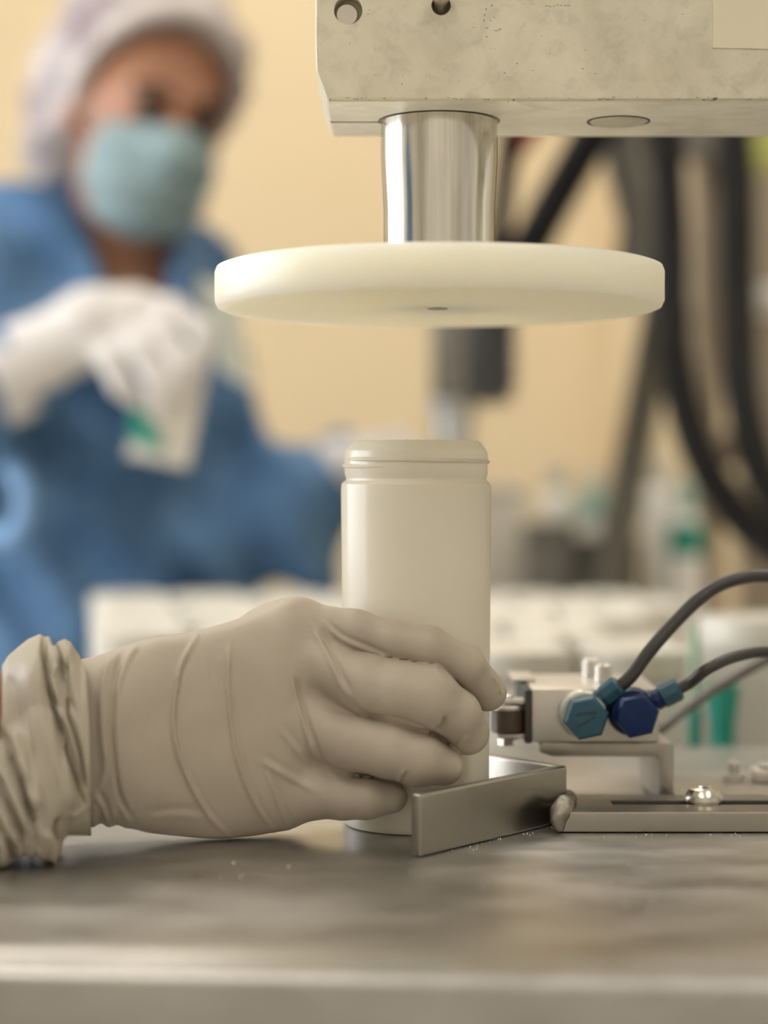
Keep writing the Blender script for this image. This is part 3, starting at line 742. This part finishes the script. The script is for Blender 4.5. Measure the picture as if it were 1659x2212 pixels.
P3 = P3 + nn * (1.25 * creases(Q2, CL) * fade)[:, None]
low = np.clip((Q2[:, 1] - 1770) / 60, 0, 1) * np.clip((140 - Q2[:, 0]) / 30, 0, 1)
P3[:, 1] -= low * .0016 * np.sin(Q2[:, 0] * .16)
inner = []
for i in (nU, nU - 20, nU - 60):                     # hem rolls inward at the open end
    for j in range(nT):
        ins = {nU: 8, nU - 20: 18, nU - 60: 40}[i]
        px, py, dep = cuff_pt(i / nU, 2 * math.pi * j / nT, ins); inner.append(at(px, py, dep))
endr = []
for j in range(nT):                                  # the other hem tucks down on to the wrist
    px, py, dep = cuff_pt(0, 2 * math.pi * j / nT, 22); endr.append(at(px - 4, py, dep))
allv = np.concatenate((np.array(endr), P3, np.array(inner))); allv[:, 2] = np.maximum(allv[:, 2], .0006)
nr = len(allv) // nT
fc = [(i * nT + j, i * nT + (j + 1) % nT, (i + 1) * nT + (j + 1) % nT, (i + 1) * nT + j) for i in range(nr - 1) for j in range(nT)]
me = bpy.data.meshes.new('glove_cuff'); me.from_pydata(allv.tolist(), [], fc); me.update()
M_cuff = mat('beige latex cuff', (0.51, 0.455, 0.36), 0.50, noise=0.08, nscale=40, bump=0.05, bscale=500, translucent=0.12)
tag(finish('cuff', me, M_cuff, glove), 'bunched rolled-down cuff of the beige glove')
# bare forearm running off to the left, short blue sleeve above the elbow
W0, W1 = at(60, 1612, .812), at(-150, 1625, .80)
EL = np.array((-0.42, -0.115, .075)); SH_ = np.array((-0.60, -0.30, .30))
def forearm(P):
    f = chain(P, [at(140, 1608, .818), W0, W1, (W1 + EL) / 2 + np.array((0, 0, .004)), EL, (EL + SH_) / 2, SH_], [.024, .026, .030, .038, .040, .046, .055], .02)
    return np.maximum(f, .004 - P[2])
finish('forearm', surface('forearm', forearm, (-.68, -.38, -.01), (-.12, -.03, .38), .004), M_skin, op)
def sleeve(P):
    f = chain(P, [EL + (SH_ - EL) * .35, SH_ + np.array((-.03, -.03, .04))], [.062, .074])
    return np.abs(f + .006 * np.sin((P[0] + P[2]) * 60)) - .004
finish('sleeve', surface('sleeve', lambda P: smax(sleeve(P), (P[0] - (EL + (SH_ - EL) * .35)[0] - .0), .006), (-.74, -.44, .02), (-.38, -.10, .44), .0045), M_gown, op)

# ------------------------------------------------------------------ back bench with rows of white jars
ZT = -0.13
bench = empty('packing_bench', (0.1, 0.7, FLOOR), 'pale packing bench standing behind the machine table', 'bench')
box('bench_top', (-0.95, 0.300, ZT - .03), (1.15, 1.03, ZT), M_lgrey, bench, bevel=.003)
for sx in (-.9, 1.1):
    for yy in (.36, .97): box('leg', (sx - .025, yy - .025, FLOOR), (sx + .025, yy + .025, ZT - .031), M_lgrey, bench)
ZJ = 0.047; JH = ZJ - ZT
LIDR = .0345
ORD = ['first', 'second', 'third', 'fourth', 'fifth', 'sixth', 'seventh', 'eighth', 'ninth']; seen = {}
proto = None; random.seed(3); njar = 0
rows = 9
for r in range(rows):
    d = 1.235 + r * .0735
    lo_px = 196 if r > 1 else 240
    x = (lo_px - CX) / F * d + LIDR + (.012 if r % 2 else 0)
    while True:
        pxr = CX + F * (x + LIDR) / d
        if pxr > 1500: break
        pxl = CX + F * (x - LIDR) / d
        hidden = (r < 2 and pxr < 730) or (r < 6 and 700 < pxl and pxr < 1060)
        if not hidden:
            side = 'left' if pxr < 900 else 'right'; key = (r, side); seen[key] = seen.get(key, 0) + 1
            lab = 'white lidded jar, %s bench row from front, %s from the left, %s of tall jar' % (ORD[r], ORD[seen[key] - 1], side)
            grp = ['front row of white jars', 'middle rows of white jars', 'rearmost row of white jars'][0 if r == 0 else 2 if r == rows - 1 else 1]
            loc = Vector((x, CAMY + d, ZT + .0005))
            if proto is None:
                proto = empty('lidded_jar', loc, lab, 'jar', grp)
                lathe('jar_body', [(0, 0), (.030, 0), (.0325, .002), (.033, .006), (.033, JH - .026), (.030, JH - .020), (.030, JH - .012), (0, JH - .012)], M_white, proto, tuple(loc), n=40)
                lathe('lid', [(LIDR - .001, JH - .018), (LIDR, JH - .017), (LIDR, JH - .0025), (LIDR - .0015, JH - .0008), (LIDR - .004, JH - .0008), (LIDR - .0055, JH - .0022), (0, JH - .0022)], M_lid, proto, tuple(loc), n=40)
            else:
                c = proto.copy(); COL.objects.link(c); c.location = loc
                c['label'] = lab; c['group'] = grp
                for ch in list(proto.children):
                    k = ch.copy(); COL.objects.link(k); k.parent = c; k.matrix_parent_inverse = ch.matrix_parent_inverse.copy()
            njar += 1
        x += .0735
# tub, teal-capped bottle, pale bottle to the right
def bench_item(name, px0, px1, pyt, d, label, cat, zb=ZT):
    x0, x1 = at(px0, pyt, d)[0], at(px1, pyt, d)[0]; zt = at(px0, pyt, d)[2]
    return empty(name, ((x0 + x1) / 2, CAMY + d, zb + .0005), label, cat), (x0 + x1) / 2, CAMY + d, (x1 - x0) / 2, zt
e, x, y, r, zt = bench_item('white_tub', 1512, 1790, 1330, 1.28, 'large white round tub at the right end of the bench', 'tub')
lathe('tub_body', [(0, ZT + .001), (r * .86, ZT + .001), (r * .88, ZT + .004), (r * .97, zt - .018), (0, zt - .018)], M_white, e, (x, y, 0), n=56)
lathe('tub_lid', [(r, zt - .022), (r + .0005, zt - .02), (r, zt - .003), (r - .002, zt), (r - .006, zt), (r - .008, zt - .003), (0, zt - .003)], M_lid, e, (x, y, 0), n=56)
e, x, y, r, zt = bench_item('teal_cap_bottle', 1522, 1600, 1480, 1.195, 'bottle with flared teal cap in front of white tub', 'bottle')
lathe('bottle_body', [(0, ZT + .001), (.014, ZT + .001), (.015, ZT + .004), (.015, zt - .05), (.011, zt - .045), (.010, zt - .038), (0, zt - .038)], M_white, e, (x, y, 0), n=36)
lathe('flared_cap', [(.009, zt - .05), (.0075, zt - .034), (.008, zt - .025), (r, zt - .002), (r, zt), (r - .0015, zt), (.006, zt - .028), (0, zt - .028)], M_teal, e, (x, y, 0), n=36)
e, x, y, r, zt = bench_item('slim_tube', 1488, 1514, 1345, 1.20, 'slim pale green tube standing beside the white tub', 'tube')
M_bottle = mat('white bottle plastic', (0.88, 0.86, 0.80), .4)
M_pg = mat('pale green plastic', (0.55, 0.70, 0.55), 0.4, translucent=.3)
lathe('tube_body', [(0, ZT + .001), (r, ZT + .001), (r, zt - .012), (r * .6, zt - .006), (0, zt - .006)], M_pg, e, (x, y, 0), n=24)
lathe('tube_tip', [(r * .6, zt - .006), (r * .45, zt), (0, zt)], M_pg, e, (x, y, 0), n=24)
lathe('teal_band', [(r + .0003, at(0, 1575, 1.2)[2] - .012), (r + .0006, at(0, 1575, 1.2)[2] - .011), (r + .0006, at(0, 1575, 1.2)[2] + .012), (r + .0003, at(0, 1575, 1.2)[2] + .013)], M_teal, e, (x, y, 0), n=24)

# ------------------------------------------------------------------ rear counter with boxes, bottles, stirrer, stand and black hoses
ctr = empty('rear_counter', (0.75, 1.45, FLOOR), 'grey rear counter under the stirrer and bottles', 'counter')
box('counter_top', (0.02, 1.10, ZT - .03), (2.0, 1.85, ZT), M_lgrey, ctr, bevel=.003)
for i in range(4): box('door', (0.05 + i * .485, 1.105, FLOOR + .05), (0.05 + i * .485 + .475, 1.125, ZT - .035), M_grey, ctr, bevel=.003)
box('carcass', (0.03, 1.126, FLOOR), (1.99, 1.84, ZT - .031), M_grey, ctr, bevel=.002)
def boxat(name, px0, px1, pyt, d, dep, m, label, cat, zb=ZT):
    a = at(px0, pyt, d); b = at(px1, pyt, d)
    e = empty(name, ((a[0] + b[0]) / 2, a[1], zb + .001), label, cat)
    box('box_body', (a[0], a[1], zb + .001), (b[0], a[1] + dep, a[2] - .012), m, e, bevel=.004)
    box('box_lid', (a[0] - .002, a[1] - .002, a[2] - .012), (b[0] + .002, a[1] + dep + .002, a[2]), m, e, bevel=.003)
boxat('grey_box', 1035, 1138, 1045, 2.25, .12, mat('box grey', (.85, .79, .68), .5), 'light grey upright box left of the dark boxes', 'box')
boxat('storage_box', 1142, 1245, 1130, 2.12, .10, M_grey, 'dark grey storage box beside the light grey box', 'box')
boxat('storage_box', 1250, 1385, 1165, 2.10, .10, M_dbox, 'dark olive storage box at foot of slanting pole', 'box')
def bottle(px0, px1, pyt, d, capm, label, patch=None):
    a, b = at(px0, pyt, d), at(px1, pyt, d); r = (b[0] - a[0]) / 2; x, y, zt = (a[0] + b[0]) / 2, a[1], a[2]
    e = empty('plastic_bottle', (x, y, ZT), label, 'bottle', 'bottles on the rear counter')
    lathe('bottle_body', [(0, ZT + .001), (r * .95, ZT + .001), (r, ZT + .006), (r, zt - .05), (r * .8, zt - .036), (r * .5, zt - .03), (0, zt - .03)], M_bottle, e, (x, y, 0), n=40)
    lathe('bottle_cap', [(r * .55, zt - .031), (r * .56, zt - .004), (r * .5, zt), (0, zt)], capm, e, (x, y, 0), n=32)
    if patch:
        z0, z1 = at(0, patch[1], d)[2], at(0, patch[0], d)[2]
        lathe('bottle_label', [(r + .0004, z0), (r + .0008, z0 + .001), (r + .0008, z1 - .001), (r + .0004, z1)], patch[2], e, (x, y, 0), n=40)
M_ltg = mat('mint plastic', (0.42, 0.62, 0.54), .5)
bottle(1160, 1245, 1005, 2.30, M_lid, 'white bottle behind the dark grey storage box')
bottle(1248, 1320, 1012, 2.27, M_lid, 'white bottle with mint band nearest the slanting pole', (1060, 1120, M_ltg))
bottle(1392, 1462, 990, 2.20, M_lid, 'white bottle standing right of the slanting pole')
bottle(1445, 1515, 1040, 2.10, M_ltg, 'white bottle with broad teal label near black hose', (1130, 1200, M_teal))
# stirrer motor on its own stand
sx = at(985, 900, 2.0)
stir = empty('stirrer_motor', (sx[0], sx[1], ZT), 'dark ribbed stirrer motor on silver column behind the disc', 'motor')
mz0, mz1 = at(0, 872, 2.0)[2], at(0, 560, 2.0)[2]
mx0, mx1, mx2 = at(932, 800, 2.0)[0], at(1015, 800, 2.0)[0], at(1104, 800, 2.0)[0]
box('gear_housing', (mx0, sx[1] - .045, mz0 + .005), (mx1, sx[1] + .045, mz1 - .02), M_grey, stir, bevel=.01, seg=3)
box('motor_case', (mx1 + .0005, sx[1] - .05, mz0), (mx2, sx[1] + .05, mz1), M_motor, stir, bevel=.01, seg=3)
nr_ = 8
for i in range(nr_):
    z = mz0 + .02 + (mz1 - mz0 - .04) * i / (nr_ - 1)
    box('cooling_rib', (mx1 + .004, sx[1] - .056, z), (mx2 + .003, sx[1] + .056, z + .007), M_motor, stir, bevel=.001)
cx_ = at(978, 920, 2.0)
lathe('column', [(0, ZT + .015), (.021, ZT + .015), (.021, mz0 - .01), (.025, mz0 - .008), (.025, mz0 + .004), (0, mz0 + .004)], M_silver, stir, (cx_[0], cx_[1], 0), n=36)
box('stand_foot', (cx_[0] - .08, cx_[1] - .06, ZT + .001), (cx_[0] + .08, cx_[1] + .06, ZT + .015), M_silver, stir, bevel=.003)
# slanting stand
stand = empty('hose_stand', tuple(V(1330, 1240, 2.05)), 'olive grey slanting steel stand behind the black hoses', 'stand')
foot = V(1318, 1260, 2.05); foot_dir = (foot - V(1425, 700, 2.05)); foot2 = V(1425, 700, 2.05) + foot_dir * ((ZT + .002 - V(1425, 700, 2.05).z) / foot_dir.z)
rod('slanting_pole', V(1432, 640, 2.05), foot2, .0185, M_olive, stand, r2=.0205)
rod('upper_pole', V(1318, 230, 2.05), V(1448, 720, 2.05), .022, M_grey, stand)
rod('upper_pole', V(1418, 200, 2.12), V(1360, 620, 2.12), .020, M_olive, stand)
rod('joint_knob', V(1440, 690, 1.99), V(1440, 690, 2.09), .026, M_olive, stand)
# machine frame at far right
fr = empty('equipment_frame', (at(1640, 900, 2.2)[0], at(1640, 900, 2.2)[1], ZT), 'taupe equipment frame at right edge behind the hoses', 'frame')
def post(px0, px1, d, m, pyt=150, zb=ZT + .001, name='post', dep=.05):
    a, b = at(px0, pyt, d), at(px1, pyt, d)
    box(name, (a[0], a[1], zb), (b[0], a[1] + dep, a[2]), m, fr, bevel=.004)
post(1612, 1760, 2.25, M_taupe)
post(1505, 1560, 2.38, M_taupe)
a, b = at(1480, 340, 2.33), at(1760, 260, 2.33)
box('cross_beam', (a[0], a[1], a[2]), (b[0], a[1] + .04, b[2] + .04), M_grey, fr, bevel=.004)
a, b = at(1502, 1010, 2.33), at(1612, 930, 2.33)
box('cross_beam', (a[0], a[1], a[2]), (b[0], a[1] + .03, b[2]), M_yellow if False else M_taupe, fr, bevel=.004)
a, b = at(1588, 358, 2.1), at(1700, 270, 2.1)
e = empty('yellow_box', (a[0], a[1], a[2]), 'yellow green plastic box fixed at top right', 'box')
box('box_body', (a[0], a[1], a[2]), (b[0], a[1] + .06, b[2]), M_yellow, e, bevel=.006)
box('box_lid', (a[0] - .002, a[1] - .002, b[2]), (b[0] + .002, a[1] + .062, b[2] + .012), M_yellow, e, bevel=.003)
a, b = at(1642, 665, 2.1), at(1700, 615, 2.1)
e = empty('switch_box', (a[0], a[1], a[2]), 'pale grey switch box on the taupe frame', 'switch')
box('switch_case', (a[0], a[1], a[2]), (b[0], a[1] + .12, b[2]), M_frame, e, bevel=.004)
rod('switch_knob', ((a[0] + b[0]) / 2, a[1], (a[2] + b[2]) / 2), ((a[0] + b[0]) / 2, a[1] - .012, (a[2] + b[2]) / 2), .008, M_frame, e)
def hose(pts, r, label, rib=.05, m=None):
    tag(tube('black_hose', [V(*p) for p in pts], r, m or M_black, n=16, res=22, rib=rib), label, 'hose', 'thick black hoses')
hose([(1440, -2250, 1.98), (1420, -1200, 1.98), (1436, -300, 1.96), (1432, 150, 1.95), (1440, 300, 1.95), (1450, 520, 1.95), (1452, 700, 1.93), (1470, 850, 1.92), (1512, 985, 1.9), (1575, 1090, 1.88), (1660, 1175, 1.86), (1800, 1260, 1.85)], .0175, 'thick black hose hanging and curving to the lower right')
hose([(1600, -2400, 1.92), (1570, -1200, 1.92), (1590, -300, 1.9), (1585, 200, 1.9), (1592, 420, 1.9), (1594, 620, 1.9), (1600, 820, 1.88), (1625, 960, 1.86), (1670, 1070, 1.85), (1760, 1160, 1.84)], .0175, 'second black hose hanging nearest the right edge')
hose([(1500, -2200, 2.02), (1480, -1100, 2.02), (1415, -150, 2.0), (1330, 180, 2.0), (1262, 320, 2.0), (1200, 430, 2.0), (1135, 545, 2.0), (1080, 610, 2.0)], .0205, 'black hose slanting down to the stirrer motor', .06)
hose([(1180, -2200, 2.05), (1130, -1000, 2.05), (1105, 180, 2.03), (1098, 320, 2.03), (1082, 470, 2.03), (1062, 590, 2.03)], .012, 'thin black hose rising straight from stirrer motor', .0)
tag(tube('red_hose', [V(1330, -2050, 2.12), V(1310, -900, 2.12), V(1275, 60, 2.1), V(1150, 275, 2.1), V(1108, 330, 2.1), V(1088, 400, 2.1), V(1084, 470, 2.1), V(1075, 620, 2.1)], .0115, M_red, n=14, res=14), 'red hose curving down behind the press shaft', 'hose')

# ------------------------------------------------------------------ person in the background
HC = at(318, 262, 2.05)
yaw, pit, roll = math.radians(27), math.radians(9), math.radians(11)
fx = np.array((math.sin(yaw) * math.cos(pit), -math.cos(yaw) * math.cos(pit), -math.sin(pit)))     # where the face looks
up0 = np.array((0, 0, 1.0)); rt = np.cross(fx, up0); rt /= np.linalg.norm(rt); rt = -rt                # towards the viewer's right
up = np.cross(rt, fx); up = up if up[2] > 0 else -up
rt2 = rt * math.cos(roll) - up * math.sin(roll); up2 = up * math.cos(roll) + rt * math.sin(roll)
HM = np.array((rt2, -fx, up2))                          # rows: local axes; local -Y is the face
def hl(p): return HC + HM.T @ np.array(p, float)        # head-local to world
def local(P):
    X, Y, Z = P[0] - HC[0], P[1] - HC[1], P[2] - HC[2]
    return [HM[i][0] * X + HM[i][1] * Y + HM[i][2] * Z for i in range(3)]
person = empty('person', (at(180, 1000, 2.12)[0], at(180, 1000, 2.12)[1], FLOOR), 'person in blue gown, hairnet and mask holding a small white packet', 'person')
SHR = at(20, 520, 2.14); SHL = at(372, 715, 2.10)       # shoulders: viewer's left and right
NK = at(262, 560, 2.13); CH = at(200, 900, 2.15); HP = at(170, 1400, 2.16)
ELR = at(-110, 960, 2.00); WRR = at(30, 790, 1.90)
ELL = at(500, 1120, 2.10); WRL = at(690, 1040, 2.04)
def head(P):
    L = local(P)
    f = ellipsoid(L, (0, .018, .035), (.074, .093, .090))
    f = smin(f, ellipsoid(L, (0, -.030, -.035), (.060, .060, .082)), .03)
    f = smin(f, ellipsoid(L, (0, -.052, -.092), (.026, .026, .022)), .02)
    f = smin(f, capsule(L, (0, -.090, .012), (0, -.108, -.028), .009, .013), .012)
    for s in (-1, 1):
        f = smin(f, capsule(L, (s * .012, -.088, .024), (s * .048, -.072, .022), .010, .009), .012)
        f = smax(f, -ellipsoid(L, (s * .031, -.098, .004), (.019, .016, .012)), .008)
        f = smin(f, ellipsoid(L, (s * .076, .012, -.010), (.010, .020, .031)), .006)
    f = smin(f, capsule(L, (-.020, -.086, -.062), (.020, -.086, -.062), .007, .007), .006)
    return f
def body(P):
    f = smin(head(P), capsule(P, hl((0, .02, -.06)), NK, .052, .056), .03)
    t = chain(P, [NK, CH, HP], [.06, .115, .125], .05)
    t = smin(t, capsule(P, SHR, SHL, .052, .052), .06)
    for a, b, c in ((SHR, ELR, WRR), (SHL, ELL, WRL)):
        t = smin(t, chain(P, [a, b, c], [.048, .040, .028], .02), .03)
    for s in (-.075, .075):
        t = smin(t, chain(P, [HP + np.array((s, 0, -.03)), HP + np.array((s, 0, -.45)), np.array((HP[0] + s, HP[1] + .01, FLOOR + .05)), np.array((HP[0] + s, HP[1] - .11, FLOOR + .03))], [.085, .055, .042, .03], .02), .04)
    return smin(f, t, .04)
blo = (-.62, .85, FLOOR - .01); bhi = (.14, 1.50, .72)
finish('body', surface('body', body, blo, bhi, .0095), M_skin, person)
# finer head surface detail sits in the body mesh; eyes and brows as small pieces
for s in (-1, 1):
    p = hl((s * .031, -.083, .004))
    bm = bmesh.new(); bmesh.ops.create_uvsphere(bm, u_segments=20, v_segments=12, radius=.0125, matrix=Matrix.Translation(Vector(p)))
    from_bm('eye', bm, mat('dark eye', (0.03, 0.018, 0.014), 0.2), person, smooth=True)
    tube('eyebrow', [hl((s * .014, -.098, .020)), hl((s * .030, -.094, .027)), hl((s * .050, -.080, .022))], .0042, M_hair, person, n=8, res=6)
def gown(P):
    t = chain(P, [at(245, 640, 2.14), CH, HP, HP + np.array((0, 0, -.45))], [.115, .152, .165, .20], .06)
    t = smin(t, capsule(P, SHR + np.array((.015, 0, .002)), SHL + np.array((-.005, 0, .012)), .076, .058), .07)
    t = smin(t, chain(P, [SHR, ELR, WRR + (ELR - WRR) * .12], [.078, .074, .052], .03), .04)
    t = smin(t, chain(P, [SHL, ELL, WRL], [.064, .068, .052], .03), .035)
    t = smin(t, capsule(P, at(480, 1180, 2.10), at(650, 1170, 2.06), .062, .056), .03)
    t = smin(t, capsule(P, at(150, 440, 2.17), at(330, 560, 2.12), .050, .046), .05)
    fold = .011 * np.sin((P[0] * 1.2 + P[2] * .9 + P[1] * .3) * 55) * np.sin(P[2] * 17 + 1) + .006 * np.sin((P[0] * .6 - P[2]) * 42)
    t = t + fold
    t = smax(t, P[2] - .47, .01)
    nkc = capsule(P, hl((0, .01, -.05)), at(290, 590, 2.04), .056, .036)
    nkc = np.minimum(nkc, capsule(P, at(290, 560, 2.06), at(300, 640, 1.96), .045, .012))
    t = smax(t, -nkc, .010)
    return smax(t, FLOOR + .35 - P[2], .01)
finish('gown', surface('gown', gown, (-.72, .80, -.60), (.22, 1.62, .60), .0085), M_gown, person)
tube('gown_tie', [at(20, 1010, 1.92), at(50, 1050, 1.91), at(48, 1120, 1.91), at(15, 1160, 1.92), at(-20, 1150, 1.93)], .010, mat('gown tie', (0.22, 0.40, 0.68), .7), person, n=10)
def net(P):
    L = local(P)
    f = ellipsoid(L, (0, .035, .060), (.104, .118, .100))
    f = smin(f, ellipsoid(L, (-.010, .085, -.025), (.092, .068, .082)), .05)
    f = f + .0035 * np.sin(L[0] * 130 + 2 * np.sin(L[2] * 40)) * np.cos(L[1] * 90) + .003 * np.sin(L[2] * 120 + L[1] * 60)
    cutp = -(L[1] * .80 + .040) - (L[2] - .072) * .62           # keeps what lies above and behind the hair line
    f = smax(f, cutp * .9, .008)
    inner = ellipsoid(L, (0, .020, .037), (.077, .097, .094))
    f = smax(f, -inner, .004)
    return f
finish('hairnet', surface('hairnet', net, tuple(HC - .24), tuple(HC + .24), .0045), M_net, person)
def band(P):
    L = local(P)
    pl = (L[1] * .80 + .040 + (L[2] - .072) * .62)
    f = np.abs(ellipsoid(L, (0, .016, .046), (.090, .116, .102))) - .006
    return smax(f, np.abs(pl - .006) - .011, .004)
finish('elastic_band', surface('elastic_band', band, tuple(HC - .2), tuple(HC + .2), .004), mat('net band', (0.62, 0.56, 0.53), .8, bump=.4, bscale=90), person)
def maskf(P):
    L = local(P)
    o = smin(ellipsoid(L, (0, -.034, -.045), (.066, .071, .076)), capsule(L, (0, -.088, -.008), (0, -.110, -.036), .016, .020), .03)
    o = smin(o, ellipsoid(L, (0, -.058, -.080), (.036, .032, .028)), .03)
    o = o + .0016 * np.sin(L[2] * 190)
    f = np.abs(o) - .0022
    f = smax(f, np.maximum(L[2] - (-.004 - np.abs(L[0]) * .18), -.128 - L[2]), .004)
    f = smax(f, L[1] + .034 + .35 * (L[2] + .05), .004)
    return f
mk = finish('mask', surface('mask', maskf, tuple(HC - .18), tuple(HC + .18), .003), M_mask, person)
for s in (-1, 1):
    for za, zb in ((-.020, .002), (-.085, -.030)):
        tube('ear_loop', [hl((s * .066, -.035, za)), hl((s * .078, -.010, (za + zb) / 2)), hl((s * .083, .018, zb))], .0016, M_mask, mk, n=6, res=5)
def rglove(P):
    f = chain(P, [WRR + (ELR - WRR) * .10, WRR, at(110, 752, 1.89), at(200, 705, 1.88), at(290, 680, 1.87)], [.044, .036, .031, .034, .028], .02)
    f = np.minimum(f, capsule(P, WRR + (ELR - WRR) * .12, WRR, .048, .039))
    fin = [[(280, 660, 1.87), (375, 668, 1.85), (440, 720, 1.835), (425, 800, 1.83)], [(275, 680, 1.865), (350, 715, 1.84), (392, 785, 1.825), (385, 850, 1.83)],
           [(245, 690, 1.865), (305, 755, 1.835), (342, 830, 1.825), (350, 880, 1.83)], [(200, 715, 1.87), (240, 780, 1.84), (262, 830, 1.835), (290, 858, 1.84)],
           [(180, 720, 1.88), (270, 760, 1.895), (350, 820, 1.885), (395, 850, 1.872)]]
    for q in fin: f = smin(f, chain(P, [at(*j) for j in q], [.015, .0125, .011, .0095], .004), .007)
    return f
g = surface('right_glove', rglove, tuple(at(-60, 960, 1.9) - np.array((.02, .12, 0))), tuple(at(500, 590, 1.9) + np.array((0, .14, .02))), .003)
finish('glove', g, M_gloveW, person)
def lglove(P):
    f = chain(P, [WRL + (ELL - WRL) * .10, WRL, at(735, 1022, 2.03), at(785, 1000, 2.02)], [.042, .032, .031, .029], .02)
    for k, (px, py) in enumerate(((855, 952), (868, 972), (864, 994), (846, 1014))):
        f = smin(f, chain(P, [at(790, 975 + 16 * k, 2.01), at(px, py, 1.985), at(px + 36, py + 16, 1.975)], [.0135, .0110, .0095], .004), .006)
    return smin(f, chain(P, [at(740, 1000, 2.00), at(790, 985, 1.965), at(850, 990, 1.955)], [.015, .012, .010], .004), .008)
finish('glove', surface('left_glove', lglove, tuple(at(600, 1150, 1.92) - np.array((.02, .06, .02))), tuple(at(930, 900, 2.1) + np.array((.03, .08, .05))), .0035), M_gloveW, person)
# what the raised glove holds: a white packet with a green corner mark, and a pale plastic sleeve
DP = 1.855
q = [at(318, 800, DP), at(462, 735, DP), at(408, 1012, DP), at(272, 985, DP)]
e = empty('white_packet', tuple((q[2] + q[3]) / 2), 'small white packet with green triangle held in raised glove', 'packet')
bm = bmesh.new(); NU, NV = 12, 14
def pk(u, v, s):
    p = (q[0] * (1 - u) + q[1] * u) * (1 - v) + (q[3] * (1 - u) + q[2] * u) * v
    b = .008 * (math.sin(math.pi * u) * math.sin(math.pi * v)) ** .6 if 0 < u < 1 and 0 < v < 1 else .0006
    return Vector((p[0], p[1] - s * b, p[2]))
for s in (1, -1):
    gr = [[bm.verts.new(pk(i / NU, j / NV, s)) for j in range(NV + 1)] for i in range(NU + 1)]
    for i in range(NU):
        for j in range(NV): bm.faces.new((gr[i][j], gr[i + 1][j], gr[i + 1][j + 1], gr[i][j + 1]))
from_bm('packet_body', bm, M_paper, e, smooth=True)
def tri(name, pts, m):
    prism(name, [tuple(Vector(at(px, py, DP)) + Vector((0, -.0105, 0))) for px, py in pts], (0, .003, 0), m, e)
tri('green_mark', [(286, 880), (312, 888), (362, 972), (325, 968), (282, 948)], M_teal)
sl = [at(425, 600, 1.90), at(500, 615, 1.91), at(540, 840, 1.92), at(474, 800, 1.905)]
e = empty('plastic_sleeve', tuple(sl[2]), 'pale translucent plastic sleeve hanging behind the raised glove', 'sleeve')
M_sl = mat('pale film', (0.82, 0.85, 0.78), .4, translucent=.25)
prism('front_film', [tuple(p) for p in sl], (0, .0015, 0), M_sl, e)
prism('back_film', [tuple(p + np.array((.002, .004, 0))) for p in sl], (0, .0015, 0), M_sl, e)
